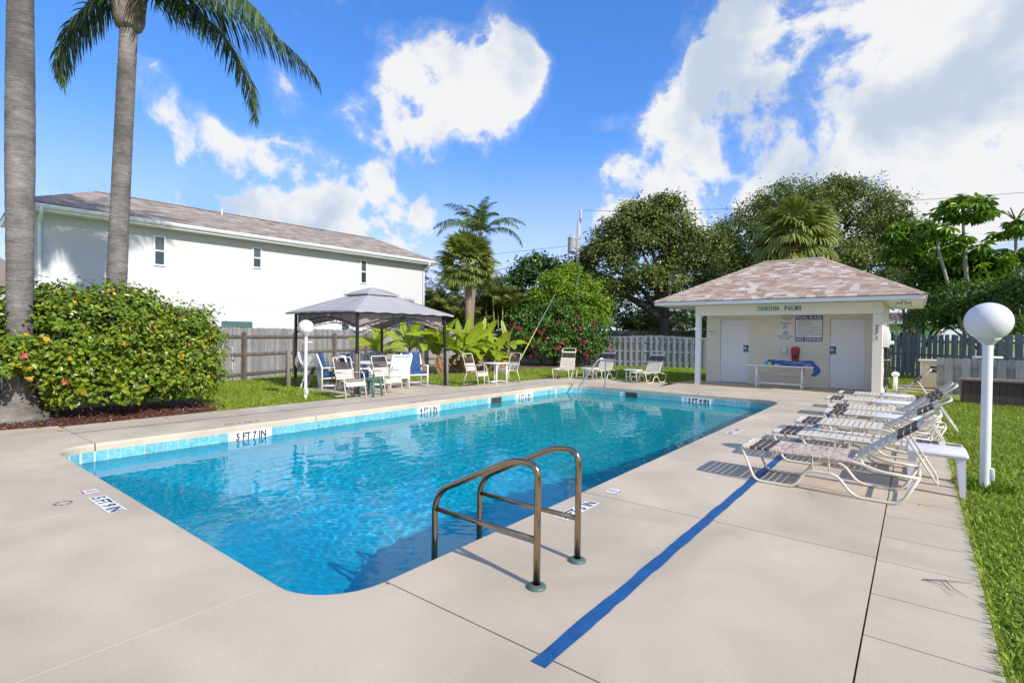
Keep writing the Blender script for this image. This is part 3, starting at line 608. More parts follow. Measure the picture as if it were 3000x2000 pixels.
rg = MB()
for k in range(8):
    if k % 2 == 0 or 1:
        a0, a1 = 2*pi*k/8+.12, 2*pi*(k+1)/8-.12; vs = []
        for i in range(4):
            a = a0+(a1-a0)*i/3; vs += [(-5.80+.045*math.cos(a), 1.135+.045*math.sin(a), .0042), (-5.80+.068*math.cos(a), 1.135+.068*math.sin(a), .0042)]
        rg.add(vs, [(2*i+1, 2*i+3, 2*i+2, 2*i) for i in range(3)])
rg.f = [tuple(reversed(f)) for f in rg.f]; rg.build('ring_symbol', inkfade, deck)

# ------------------------------------------------------------------ pool house
HX0, HX1, FY, WY, BY = -5.79, -.735, 16.8, 18.4, 21.0
ph = thing('pool_house', 'small cream stucco pool house with a hipped shingle roof behind the pool', 'pool house', (-3.3, 18.6, 0))
HO = dict(world=True)
def pb(name, mb, mat, parent=ph, **k): return mb.build(name, mat, parent, world=True, **k)
D1, D2 = (-5.32, -4.41), (-2.10, -1.20); DH = 2.12
w = MB().box(HX0, D1[0], WY, WY+.2, -.1, 2.52).box(D1[0], D1[1], WY, WY+.2, DH, 2.52).box(D1[1], D2[0], WY, WY+.2, -.1, 2.52).box(D2[0], D2[1], WY, WY+.2, DH, 2.52).box(D2[1], HX1-.2, WY, WY+.2, -.1, 2.52)
w.box(HX0, HX1-.2, WY+.2, BY, -.1, 2.52); w.box(HX1-.2, HX1, FY+.18, BY, -.1, 2.52)
pb('wall', w, cream)
pb('column', MB().box(-.945, HX1, FY, FY+.18, -.1, 2.195), cream)
pb('post', MB().box(-5.642, -5.488, FY, FY+.15, -.02, 2.205), white)
pb('beam', MB().box(-5.65, HX1, FY-.004, FY+.176, 2.2, 2.52).box(-5.65, -5.48, FY+.176, WY, 2.23, 2.52), cream)
pb('porch_ceiling', MB().box(-5.48, HX1-.2, FY+.176, WY, 2.47, 2.5), soffm)
# roof: eaves, soffit, hip
EX0, EX1, EY0, EY1, EZ = -6.80, .15, 16.25, 21.45, 2.645
RX0, RX1, RY, RZ = -4.06, -2.40, 18.85, 4.05
pb('roof_deck', MB().add([(EX0, EY0, EZ-.02), (EX1, EY0, EZ-.02), (EX1, EY1, EZ-.02), (EX0, EY1, EZ-.02), (RX0, RY, RZ-.02), (RX1, RY, RZ-.02)], [(0, 1, 5, 4), (1, 2, 5), (2, 3, 4, 5), (3, 0, 4), (3, 2, 1, 0)]), shing)
f = MB(); t = .022
f.box(EX0, EX1, EY0, EY0+t, 2.525, EZ-.02).box(EX0, EX1, EY1-t, EY1, 2.525, EZ-.02).box(EX0, EX0+t, EY0+t, EY1-t, 2.525, EZ-.02).box(EX1-t, EX1, EY0+t, EY1-t, 2.525, EZ-.02)
pb('fascia', f, fasc)
sf = MB(); x = EX0+t
while x < EX1-t-.01:
    x2 = min(x+.30, EX1-t); sf.box(x+.004, x2-.004, EY0+t, EY1-t, 2.53, 2.542); sf.box(x-.004, x+.004, EY0+t, EY1-t, 2.536, 2.541); x = x2
pb('soffit', sf, soffm, kind='stuff')
def shingle(parent, mb_or_none, a, b, c, d, up, tint, name='shingle', mat=shing):
    """a,b lower edge; d,c upper edge; lower edge proud of the course below"""
    n = up; lo, hi = .022, .010
    p = [a, b, c, d, a+n*lo, b+n*lo, c+n*hi, d+n*hi]
    if mb_or_none is not None: mb_or_none.hexa(p, tint); return
    m = MB().hexa(p, tint); m.build(name, mat, parent, tints=True, world=True)
def slope(e0, e1, r1, r0, expo, wid, parent, single=0, mat=shing, jit=.25):
    """cover the quad eave e0-e1, ridge r0-r1 with courses"""
    e0, e1, r0, r1 = map(Vector, (e0, e1, r0, r1)); ax = (e1-e0).normalized(); nrm = ax.cross((r0-e0)).normalized()
    if nrm.z < 0: nrm = -nrm
    upd = nrm.cross(ax).normalized()
    if upd.z < 0: upd = -upd
    Ls = (r0-e0).dot(upd); nC = int(Ls/expo); st = MB(); cnt = 0; hp = (.010)
    for i in range(nC+1):
        s0, s1 = i*expo, min((i+1)*expo+.02, Ls)
        if s1-s0 < .03: break
        q0 = s0/Ls; q1 = s1/Ls; l0 = (e0+(r0-e0)*q0-e0).dot(ax); h0 = (e1+(r1-e1)*q0-e0).dot(ax); l1 = (e0+(r0-e0)*q1-e0).dot(ax); h1 = (e1+(r1-e1)*q1-e0).dot(ax)
        x = l0-random.uniform(0, wid)
        while x < h0-.01:
            wdt = wid*random.uniform(1-jit, 1+jit*1.6); xa, xb = max(x, l0), min(x+wdt, h0); x += wdt
            if xb-xa < .02: continue
            ta = max(xa, l1) if xa-l0 < .001+max(0, l1-l0)+.0 else xa; tb = min(xb, h1)
            ta = max(xa, l1); tb = min(xb, h1)
            if tb-ta < .005: tb = ta = max(l1, min(h1, (xa+xb)/2)); ta -= .003; tb += .003
            base = e0+nrm*.004
            A = base+ax*(xa+.002)+upd*s0; B = base+ax*(xb-.002)+upd*s0; Cc = base+ax*tb+upd*s1; Dd = base+ax*ta+upd*s1
            tint = min(1, max(0, random.choice((.1, .25, .4, .5, .6, .75, .95))+random.uniform(-.12, .12)))
            cnt += 1
            shingle(parent, None if cnt <= single else st, A, B, Cc, Dd, nrm, tint, mat=mat)
    if st.v: st.build('shingles', mat, parent, tints=True, world=True, kind='stuff')
ex = .03
slope((EX0-ex, EY0-ex, EZ-.016), (EX1+ex, EY0-ex, EZ-.016), (RX1, RY, RZ), (RX0, RY, RZ), .128, .195, ph, single=300)
slope((EX1+ex, EY0-ex, EZ-.016), (EX1+ex, EY1+ex, EZ-.016), (RX1, RY+.001, RZ), (RX1, RY, RZ), .128, .34, ph)
slope((EX1+ex, EY1+ex, EZ-.016), (EX0-ex, EY1+ex, EZ-.016), (RX0, RY, RZ), (RX1, RY, RZ), .128, .34, ph)
slope((EX0-ex, EY1+ex, EZ-.016), (EX0-ex, EY0-ex, EZ-.016), (RX0, RY, RZ), (RX0, RY+.001, RZ), .128, .34, ph)
def caps(p, q, parent, wdt=.13, st=.2, mat=shing, name='hip_caps'):
    p, q = Vector(p), Vector(q); d = (q-p).normalized(); sd = d.cross(V(0, 0, 1)).normalized(); n = int((q-p).length/st); mb = MB()
    for i in range(n+1):
        a = p+d*i*st; b = p+d*min((i+1)*st+.04, (q-p).length); z0, z1 = V(0, 0, .032), V(0, 0, .02); dr = V(0, 0, -.05); tt = random.choice((.2, .4, .5, .7))
        for s in (1, -1):
            mb.add([a+z0, a+sd*s*wdt+z0+dr, b+sd*s*wdt+z1+dr, b+z1], [(0, 1, 2, 3)] if s > 0 else [(3, 2, 1, 0)], False, tt)
    mb.build(name, mat, parent, tints=True, world=True, kind='stuff')
for p, q in (((EX0, EY0, EZ), (RX0, RY, RZ)), ((EX1, EY0, EZ), (RX1, RY, RZ)), ((EX1, EY1, EZ), (RX1, RY, RZ)), ((EX0, EY1, EZ), (RX0, RY, RZ))): caps(p, q, ph)
caps((RX0-.05, RY, RZ), (RX1+.05, RY, RZ), ph, name='ridge_caps')
def door(x0, x1, knob_right):
    d = pb('door', MB().box(x0+.006, x1-.006, WY+.03, WY+.075, .012, DH-.006), doorw)
    tr = MB().box(x0-.045, x0, WY-.012, WY+.03, 0, DH+.045).box(x1, x1+.045, WY-.012, WY+.03, 0, DH+.045).box(x0, x1, WY-.012, WY+.03, DH, DH+.045); tr.build('door_frame', cream, d, world=True)
    wd = x1-x0; cw = .27*wd
    for cx in (x0+.28*wd, x0+.72*wd):
        for z0, z1 in ((1.78, 1.97), (1.03, 1.66), (.22, .86)):
            m = MB(); y0 = WY+.03; a, b = cx-cw/2, cx+cw/2; e = .02
            vs = [(a, y0-.0005, z0), (b, y0-.0005, z0), (b, y0-.0005, z1), (a, y0-.0005, z1), (a+e, y0-.009, z0+e), (b-e, y0-.009, z0+e), (b-e, y0-.009, z1-e), (a+e, y0-.009, z1-e), (a+2.2*e, y0-.002, z0+2.2*e), (b-2.2*e, y0-.002, z0+2.2*e), (b-2.2*e, y0-.002, z1-2.2*e), (a+2.2*e, y0-.002, z1-2.2*e)]
            m.add(vs, [(i, (i+1) % 4, 4+(i+1) % 4, 4+i) for i in range(4)]+[(4+i, 4+(i+1) % 4, 8+(i+1) % 4, 8+i) for i in range(4)]+[(8, 9, 10, 11)]); m.build('panel', doorw, d, world=True)
    kx = x1-.075 if knob_right else x0+.075; s = -1 if knob_right else 1
    k = MB().tube([(kx, WY+.03, .94), (kx, WY+.018, .94)], .032, 14).tube([(kx, WY+.02, .94), (kx, WY-.02, .94), (kx+s*.02, WY-.028, .94), (kx+s*.12, WY-.028, .935)], .011, 8); k.build('handle', metalg, d, world=True)
    hx = x0 if knob_right else x1
    for z in (.25, 1.05, 1.85): MB().tube([(hx, WY+.022, z-.05), (hx, WY+.022, z+.05)], .012, 8).build('hinge', metalg, d, world=True)
door(*D1, True); door(*D2, False)
# electrical box, conduit on the side wall
eb = MB().rbox((HX1+.07, 17.28, 1.53), (.14, .27, .46), .012).rbox((HX1+.155, 17.28, 1.52), (.03, .20, .32), .008); eb.tube([(HX1+.05, 17.25, 1.76), (HX1+.05, 17.25, 2.5)], .016, 8).tube([(HX1+.16, 17.36, 1.42), (HX1+.24, 17.36, 1.42)], .05, 10)
tag(eb.build('electrical_box', resin), 'white electrical box with a conduit on the side wall of the pool house', 'electrical box')
# things mounted on the pool house
sgn = thing('building_lettering', 'teal wooden COQUINA PALMS letters on the pool house beam', 'sign', (-3.2, FY, 2.38))
xx = -3.795
for wd_, a_, b_ in (('COQUINA', -3.795, -3.195), ('PALMS', -3.075, -2.62)):
    for i, ch in enumerate(wd_):
        ww = (b_-a_)/len(wd_); lw = ww*(.82 if ch != 'I' else .30); zt = random.uniform(-.006, .006)
        o = text(ch, teal, (a_+ww*(i+.5), FY-.008, 2.385+zt), (1, 0, 0), (0, 0, 1), lw, .135, sgn, 'letter', bold=.022, depth=.008); o.matrix_parent_inverse = Matrix.Translation((3.2, -FY, -2.38))
num = thing('house_number', 'black house number 271 set vertically on the pool house column', 'house number', (-.85, FY, 1.7))
for ch, z in zip('271', (1.835, 1.69, 1.55)):
    o = text(ch, inkk, (-.85, FY-.004, z), (1, 0, 0), (0, 0, 1), .075, .11, num, 'digit', bold=.012, depth=.005, keep=True); o.matrix_parent_inverse = Matrix.Translation((.85, -FY, -1.7))
YS = WY-.002
def plate(name, label, cat, x0, x1, z0, z1, mat, th=.006):
    return tag(MB().box(x0, x1, YS-th, YS, z0, z1).build(name, mat), label, cat)
def wtext(s, mat, x, z, w, h, p, y=None, **k): return text(s, mat, (x, (YS-.0068) if y is None else y, z), (1, 0, 0), (0, 0, 1), w, h, p, depth=.0005, **k)
rp = plate('rules_sign', 'blue and white POOL RULES sign board on the pool house wall', 'sign', -3.047, -2.294, 1.42, 2.222, inkb)
MB().box(-3.03, -2.312, YS-.0075, YS-.006, 1.545, 2.10).build('face', markw, rp)
yy_ = YS-.0072
wtext('POOL RULES', markw, -2.67, 2.162, .69, .078, rp, bold=.03); wtext('NO DIVING', markw, -2.67, 1.482, .71, .082, rp, bold=.03)
rl = ['1. NO FOOD OR BEVERAGES IN POOL', 'OR ON POOL WET DECK', '2. NO GLASS OR ANIMALS IN THE', 'FENCED POOL AREA', '(OR 50 FEET FROM UNFENCED POOL)', '3. BATHING LOAD:  20  PERSONS', '4. POOL HOURS: DAWN AM TO DUSK PM', '5. SHOWER BEFORE ENTERING', '6. DO NOT SWALLOW THE POOL WATER', '7. DO NOT USE POOL IF YOU ARE ILL', 'WITH DIARRHEA']
for i, s in enumerate(rl):
    wl = .66*len(s)/33; ind = .035 if s[0] in 'OF(W' else 0
    wtext(s, inkb, -3.005+ind+wl/2, 2.068-i*.0485, wl, .022, rp, y=YS-.0078)
mp = plate('depth_sign', 'white MAXIMUM POOL DEPTH sign with blue letters beneath the clock', 'sign', -3.478, -3.176, 1.74, 2.01, markw)
for s, z, w_ in (('MAXIMUM', 1.985, .28), ('POOL', 1.925, .13), ('DEPTH', 1.865, .16), ("5' 10\"", 1.80, .12)): wtext(s, inkc, -3.327, z, w_, .045, mp, bold=.03)
sw = plate('swim_sign', 'white SWIM AT YOUR OWN RISK sign with a swimmer symbol', 'sign', -3.588, -3.078, 1.425, 1.795, markw, .009)
wtext('SWIM AT YOUR', inkk, -3.333, 1.575, .45, .042, sw, y=YS-.0095, bold=.02); wtext('OWN RISK', inkk, -3.333, 1.505, .32, .042, sw, y=YS-.0095, bold=.02)
sy_ = YS-.0105; swm = MB()
swm.add([(-3.40, sy_, 1.665), (-3.30, sy_, 1.69), (-3.26, sy_, 1.735), (-3.33, sy_, 1.745), (-3.31, sy_, 1.715), (-3.36, sy_, 1.70)], [(0, 1, 2, 3, 4, 5)]); vs = [(-3.235+.02*math.cos(a), sy_, 1.70+.02*math.sin(a)) for a in [2*pi*k/12 for k in range(12)]]; swm.add(vs, [tuple(range(12))])
for k in range(3): swm.add([(-3.42+.01*k, sy_, 1.655-k*.016), (-3.24, sy_, 1.655-k*.016), (-3.24, sy_, 1.662-k*.016), (-3.42+.01*k, sy_, 1.662-k*.016)], [(0, 1, 2, 3)])
swm.build('symbol', inkk, sw)
shs = plate('showers_sign', 'small white SHOWERS sign with a green arrow left of the doors', 'sign', -5.745, -5.445, 1.575, 1.755, markw)
grn = M('green_ink', (.02, .25, .16), .5); wtext('SHOWERS', grn, -5.61, 1.715, .25, .045, shs, bold=.02)
ar = MB(); ya2 = YS-.0078; ar.tube(bend([(-5.47, ya2, 1.715), (-5.47, ya2, 1.615), (-5.62, ya2, 1.615)], .06), .006, 6).add([(-5.62, ya2, 1.635), (-5.62, ya2, 1.595), (-5.65, ya2, 1.615)], [(0, 1, 2)]); ar.build('arrow', grn, shs)
def restroom(x0, x1, z0, z1, lady, label):
    y = WY+.0285; p = tag(MB().box(x0, x1, y-.004, y, z0, z1).build('restroom_sign', M('sign_blue', (.008, .075, .22), .4)), label, 'sign'); y2 = y-.0048
    mb = MB(); cx = x0+(x1-x0)*.28; h = z1-z0; top = z1-.03*h/.2
    mb.add([(cx+.012*math.cos(a), y2, top-.018+.012*math.sin(a)) for a in [2*pi*k/10 for k in range(10)]], [tuple(range(10))])
    b = .036 if lady else .020
    mb.add([(cx-.018, y2, top-.035), (cx-b, y2, top-.085), (cx-.012, y2, top-.085), (cx-.012, y2, top-.125), (cx+.012, y2, top-.125), (cx+.012, y2, top-.085), (cx+b, y2, top-.085), (cx+.018, y2, top-.035)], [(7, 6, 5, 4, 3, 2, 1, 0)])
    dx = x0+(x1-x0)*.52; mb.add([(dx, y2, top-.13), (dx+.005, y2, top-.13), (dx+.005, y2, top), (dx, y2, top)], [(0, 1, 2, 3)])
    wx = x0+(x1-x0)*.76; ring = []
    for k in range(9):
        a = pi*.9+2*pi*.7*k/8; ring += [(wx+.024*math.cos(a), y2, top-.10+.024*math.sin(a)), (wx+.018*math.cos(a), y2, top-.10+.018*math.sin(a))]
    mb.add(ring, [(2*k, 2*k+1, 2*k+3, 2*k+2) for k in range(8)]); mb.add([(wx-.008, y2, top-.09), (wx-.002, y2, top-.09), (wx-.002, y2, top-.05), (wx-.008, y2, top-.05)], [(0, 1, 2, 3)]); mb.add([(wx-.008, y2, top-.09), (wx+.02, y2, top-.09), (wx+.02, y2, top-.084), (wx-.008, y2, top-.084)], [(0, 1, 2, 3)])
    mb.build('symbol', markw, p); wtext('WOMEN' if lady else 'MEN', markw, (x0+x1)/2, z0+.028, .09 if lady else .05, .02, p, y=y2)
restroom(-4.575, -4.418, 1.04, 1.268, False, 'blue restroom sign on the left door, with a man and a wheelchair')
restroom(-2.092, -1.935, 1.045, 1.28, True, 'blue restroom sign on the right door, with a woman and a wheelchair')
ck = thing('wall_clock', 'round white wall clock half hidden under the beam', 'clock', (-3.27, YS, 2.245))
cl = MB(); nn = 28; rr = .165
def ringy(r0, r1, y0, y1, mb):
    vs = []
    for k in range(nn):
        a = 2*pi*k/nn
        vs += [(r0*math.cos(a), y0, r0*math.sin(a)), (r1*math.cos(a), y1, r1*math.sin(a))]
    mb.add(vs, [(2*k, 2*((k+1) % nn), 2*((k+1) % nn)+1, 2*k+1) for k in range(nn)], True)
ringy(rr, rr, 0, -.035, cl); ringy(rr, rr-.025, -.035, -.035, cl); ringy(rr-.025, rr-.025, -.035, -.018, cl); cl.build('rim', M('clock_rim', (.42, .47, .46), .4), ck)
MB().add([((rr-.02)*math.cos(a), -.018, (rr-.02)*math.sin(a)) for a in [-2*pi*k/nn for k in range(nn)]], [tuple(range(nn))]).build('dial', M('clock_dial', (.70, .69, .62), .5), ck)
for k in range(12):
    a = pi/2-2*pi*(k+1)/12; me = text_mesh(str(k+1), inkk, .02, .002); o = link('numeral', me, ck, (.105*math.cos(a), -.021, .105*math.sin(a)-.012), (pi/2, 0, 0)); o.scale = (.036, .036, .1)
hd = MB()
for a, L_ in ((R_(195), .06), (R_(283), .09)): hd.obox((L_/2*math.cos(a), -.025, L_/2*math.sin(a)), (L_, .002, .008), Matrix.Rotation(-a, 3, 'Y'))
hd.build('hand', inkk, ck)
fe = MB()
def fpt(u, v):
    wv_ = .085+.035*v-.0*v; wv_ *= (1 if v < .82 else math.sqrt(max(0, 1-((v-.82)/.19)**2))*.95+.05); a = (u-.5)*pi
    return (-3.025+wv_*math.sin(a)*1.15+.0, YS-.11*math.cos(a)*(1 if v < .85 else .8)-.002, .80+.45*v)
fe.grid(fpt, 14, 14); fx = fe.build('extinguisher_cover', redv); tag(fx, 'red vinyl fire extinguisher cover on the wall above the bench', 'extinguisher cover'); text('FIRE', inkk, (-3.012, YS-.125, .94), (1, 0, 0), (.0, .0, 1), .13, .07, fx, bold=.06, depth=.004)
tag(MB().rbox((-3.333, YS-.055, 1.135), (.14, .11, .2), .03, 3).rbox((-3.333, YS-.105, 1.09), (.10, .02, .05), .008).build('soap_dispenser', resin), 'small white dispenser on the wall beside the red cover', 'dispenser')
oq = MB().box(-3.36, -3.27, YS-.012, YS, .50, .62).box(-3.34, -3.29, YS-.016, YS-.012, .565, .60).box(-3.34, -3.29, YS-.016, YS-.012, .52, .555); tag(oq.build('wall_outlet', cream), 'cream wall outlet under the bench', 'outlet')
def flood(x, y, s, label):
    f_ = thing('floodlight', label, 'floodlight', (x, y, 2.53), 0, 'floodlights under the eaves')
    MB().lathe([(.06, 0), (.06, -.03), (.02, -.045)], 12).build('mount', resin, f_)
    for dx in (-.075*s, .09*s):
        h = MB().tube([(0, 0, -.03), (dx*.6, -.02, -.07), (dx, -.03, -.10)], .014, 8).obox((dx*1.15, -.06, -.12), (.13, .09, .085), Matrix.Rotation(R_(35), 3, 'X') @ Matrix.Rotation(dx*4, 3, 'Z')); p = h.build('lamp_head', metalg, f_)
        MB().obox((dx*1.15, -.098, -.146), (.11, .004, .07), Matrix.Rotation(R_(35), 3, 'X') @ Matrix.Rotation(dx*4, 3, 'Z')).build('lens', M('lamp_lens', (.75, .66, .45), .2), p)
flood(-.30, 16.62, 1, 'twin floodlight under the right end of the pool house eaves'); flood(-6.25, 16.62, 1, 'twin floodlight under the left end of the pool house eaves')
# ------------------------------------------------------------------ white two storey house on the left
lh = thing('two_storey_house', 'long white two storey house with tan shingle roof beyond the fence', 'house', (-22.3, 3.6, 0), R_(-3.93))
# local: y along the wall (0..15.77), x: -depth..0
LL, EH, OV = 15.77, 5.47, .46
EHs = EH-.20
MB().box(-4, 0, 0, LL, -.3, EHs).build('wall', stucco, lh)
MB().box(.0005, .006, .01, LL-.01, 2.66, 2.70).build('belt_line', stucco, lh)
SLP = .465; HD = 2.0
RI = EH+.02+SLP*(HD+OV)
e = OV
MB().add([(e, -e, EH), (e, LL+e, EH), (-4-e, LL+e, EH), (-4-e, -e, EH), (-HD, HD, RI), (-HD, LL-HD, RI)], [(0, 1, 5, 4), (1, 2, 5), (2, 3, 4, 5), (3, 0, 4), (3, 2, 1, 0)]).build('roof_deck', shing2, lh)
def slopel(*a, **k):
    m0 = lh.matrix_basis.copy(); pts = [m0 @ Vector(p) for p in a[:4]]; slope(*pts, *a[4:], **k)
slopel((e+.02, -e-.02, EH+.01), (e+.02, LL+e+.02, EH+.01), (-HD, LL-HD, RI+.01), (-HD, HD, RI+.01), .145, .34, lh, mat=shing2)
slopel((-4-e, -e-.02, EH+.01), (e+.02, -e-.02, EH+.01), (-HD+.01, HD, RI+.01), (-HD, HD, RI+.01), .145, .34, lh, mat=shing2)
slopel((e+.02, LL+e+.02, EH+.01), (-4-e, LL+e+.02, EH+.01), (-HD, LL-HD, RI+.01), (-HD+.01, LL-HD, RI+.01), .145, .34, lh, mat=shing2)
for p, q in (((e, -e, EH+.02), (-HD, HD, RI+.02)), ((e, LL+e, EH+.02), (-HD, LL-HD, RI+.02)), ((-HD, HD-.1, RI+.02), (-HD, LL-HD+.1, RI+.02))):
    caps(lh.matrix_basis @ Vector(p), lh.matrix_basis @ Vector(q), lh, mat=shing2)
MB().box(0, e, -e, LL+e, EHs-.012, EHs).box(-4-e, 0, -e, 0, EHs-.012, EHs).box(-4-e, 0, LL, LL+e, EHs-.012, EHs).build('soffit', soffm, lh)
MB().box(e, e+.02, -e, LL+e, EHs-.012, EH-.03).box(-4-e, e, -e-.02, -e, EHs-.012, EH-.03).box(-4-e, e, LL+e, LL+e+.02, EHs-.012, EH-.03).build('fascia', fasc, lh)
gp = [(e+.02, EH-.02), (e+.02, EH-.135), (e+.10, EH-.135), (e+.135, EH-.06), (e+.135, EH-.015), (e+.125, EH-.015), (e+.095, EH-.12), (e+.03, EH-.12), (e+.03, EH-.02)]
gu = MB(); m = len(gp); gu.add([(x, -e-.02, z) for x, z in gp]+[(x, LL+e+.02, z) for x, z in gp], [(i, (i+1) % m, m+(i+1) % m, m+i) for i in range(m)]+[tuple(range(m)), tuple(reversed(range(m, 2*m)))]); gu.build('gutter', fasc, lh)
for y in (.16, LL-.12):
    MB().tube(bend([(e+.08, y, EH-.13), (e+.08, y, EH-.28), (.06, y, EH-.55), (.06, y, .0)], .09), .05, 8).build('downspout', fasc, lh)
pv = MB().tube([(-1.6, 6.1, EH+.7), (-1.6, 6.1, EH+1.28)], .05, 10); pv.build('vent_pipe', metalg, lh)
mi = lh.matrix_basis.inverted()
def win(y0, y1, z0, z1, double=True):
    fr = .055 if double else .13; wf = MB().box(0, .035, y0-fr, y0, z0-fr, z1+fr).box(0, .035, y1, y1+fr, z0-fr, z1+fr).box(0, .035, y0, y1, z1, z1+fr).box(0, .05, y0, y1, z0-fr, z0)
    if double: wf.box(0, .03, y0, y1, (z0+z1)/2-.025, (z0+z1)/2+.025)
    w_ = wf.build('window', white, lh)
    halves = ((z0, (z0+z1)/2-.025), ((z0+z1)/2+.025, z1)) if double else ((z0, z1),)
    for a, b in halves: MB().box(.002, .008, y0, y1, a, b).build('pane', glassd, w_)
    bl = MB(); z = z1-.03
    while z > (z0+z1)/2 if double else z > z0: bl.box(.009, .013, y0+.01, y1-.01, z-.035, z); z -= .075
    bl.build('blind', teal_b if not double else blind, w_, kind='stuff')
def wy(x, y): return (mi @ Vector((x, y, 0))).y
for yc, hw, z0, z1, dbl in ((3.45, .14, 3.95, 4.95, True), (6.92, .14, 4.22, 4.98, True), (11.98, .13, 4.00, 5.05, True), (6.15, .60, .9, 1.93, False), (11.0, .18, 1.0, 2.0, True), (14.4, .3, 1.0, 2.0, True)): win(yc-hw, yc+hw, z0, z1, dbl)
# tan roofed house seen past the left palm
nh = thing('neighbour_house', 'tan shingled roof of a neighbouring house at the far left edge', 'house', (-40, 4, 0))
MB().box(-6, 6, -8, 1.8, -.2, 3.5).build('wall', stucco, nh)
MB().add([(6.5, -8.5, 3.5), (6.5, 2.3, 3.5), (-6.5, 2.3, 3.5), (-6.5, -8.5, 3.5), (0, -3, 7.6), (0, -2.2, 7.6)], [(0, 1, 5, 4), (1, 2, 5), (2, 3, 4, 5), (3, 0, 4), (3, 2, 1, 0)]).build('roof', shing2, nh)
# mint house beyond the back fence on the right
mh = thing('mint_house', 'low pale green house with white trim behind the right back fence', 'house', (-.6, 55, 0))
MB().box(-7, 2.0, 0, 9, -.2, 2.95).build('wall', mintw, mh)
MB().add([(-7.6, -.7, 3.1), (2.6, -.7, 3.1), (2.6, 9.6, 3.1), (-7.6, 9.6, 3.1), (-5, 4, 4.0), (0, 4, 4.0)], [(0, 1, 5, 4), (1, 2, 5), (2, 3, 4, 5), (3, 0, 4), (3, 2, 1, 0)]).build('roof', darkroof, mh)
MB().box(-7.6, 2.6, -.72, -.68, 2.85, 3.1).box(2.58, 2.62, -.68, 9.6, 2.85, 3.1).build('fascia', fasc, mh)
for a, b in ((-2.2, -1.0), (-.6, .8)):
    o = MB().box(a-.1, b+.1, -.04, 0, 2.15, 2.3).box(a-.1, a, -.04, 0, .9, 2.15).box(b, b+.1, -.04, 0, .9, 2.15).build('window', white, mh); MB().box(a, b, -.015, -.005, .9, 2.15).build('pane', glassd, o)
# ------------------------------------------------------------------ fences, board by board
def board_mesh(w, h, style, mat, th=.018):
    if style == 'ear': poly = [(-w/2, 0), (w/2, 0), (w/2, h-.03), (w/2-.03, h), (-w/2+.03, h), (-w/2, h-.03)]
    else: poly = [(-w/2, 0), (w/2, 0), (w/2, h-.022), (w*.28, h), (-w*.28, h), (-w/2, h-.022)]
    m = MB(); n = len(poly); m.add([(x, -th/2, z) for x, z in poly]+[(x, th/2, z) for x, z in poly], [tuple(range(n)), tuple(reversed(range(n, 2*n)))]+[(i, n+i, n+(i+1) % n, (i+1) % n) for i in range(n)])
    return m.mesh('board', mat)
def fence(name, label, pts, h, bw, gap, mat, rmat, rails=(.25, .85, 1.45), z0=LAWN, side=1, shadow=False, posts=2.4, top=None, hvar=.012, rail_side=1, limit=300):
    """boards run along the polyline; side: offset of rails towards the viewer"""
    P = [Vector((*p, 0)) for p in pts]; f = thing(name, label, 'fence', (P[0].x, P[0].y, z0)); org = P[0]; cnt = 0; rest = MB(); meshes = {}
    for a, b in zip(P, P[1:]):
        L_ = (b-a).length; d = (b-a)/L_; nrm = V(d.y, -d.x, 0)*side; rz = math.atan2(d.y, d.x); n = int(L_/(bw+gap))
        for i in range(n+1):
            s = (i+.5)*(bw+gap)
            if s > L_: break
            hh = h+(top((a+d*s)) if top else 0)+random.uniform(-hvar, hvar); key = round(hh/.01)
            if key not in meshes: meshes[key] = board_mesh(bw, key*.01, 'ear' if not shadow else 'round', mat)
            off = (0 if not shadow else (.03 if i % 2 else -.03))
            o = link('board', meshes[key], f, (a-org)+d*s+nrm*off+V(0, 0, 0), (0, random.uniform(-.006, .006), rz)); cnt += 1
        rd = .03 if not shadow else 0
        for z in rails:
            c = (a+b)/2-org+nrm*(.009+.021 if not shadow else 0)*rail_side; m = Matrix.Rotation(rz, 3, 'Z')
            MB().obox((c.x, c.y, z), (L_, .040, .085), m).build('rail', rmat, f)
        k = int(L_/posts)
        for i in range(k+1):
            c = a-org+d*min(L_-.1, .35+i*posts)+nrm*(.10 if not shadow else -.10)*rail_side; MB().obox((c.x, c.y, (h-.15)/2), (.09, .09, h-.15), Matrix.Rotation(rz, 3, 'Z')).build('post', rmat, f)
    return f
fence('board_fence', 'brown weathered dog eared board fence with rails behind the gazebo', [(-15.0, 1.0), (-16.84, 7.38), (-19.95, 15.0)], 1.69, .135, .012, wood, woodp, (.2, .84, 1.40), side=1)
fence('back_board_fence', 'weathered brown fence section behind the banana plants', [(-20.05, 15.1), (-19.4, 23.6), (-15.6, 24.1)], 1.82, .138, .010, wood, woodp, (.3, 1.0, 1.55), side=1)
def hump(p): return .10*math.exp(-((p.x+10.6)/1.6)**2)-.0
fence('shadowbox_fence', 'grey shadowbox fence with an arched top behind the white loungers', [(-15.4, 24.2), (-11.0, 25.4), (-7.6, 25.75), (-4.2, 26.0)], 1.53, .135, .012, woodg, woodg, (.25, .8, 1.3), shadow=True, top=hump)
fence('pale_fence', 'pale solid fence running behind the arched shadowbox fence', [(-17.6, 28.6), (-12.4, 30.4), (-6.2, 31.4)], 1.95, .14, .004, woodg, woodg, (.3, 1.0, 1.72), side=1)
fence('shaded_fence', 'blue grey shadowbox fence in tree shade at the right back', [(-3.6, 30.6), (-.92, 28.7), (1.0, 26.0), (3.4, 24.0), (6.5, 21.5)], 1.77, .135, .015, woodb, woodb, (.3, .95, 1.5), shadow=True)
fence('low_screen_fence', 'low pale dog eared fence screening the pool equipment', [(.46, 19.7), (4.2, 19.35)], 1.045, .185, .0, woodg, woodg, (.3, .8), shadow=True, hvar=.006)

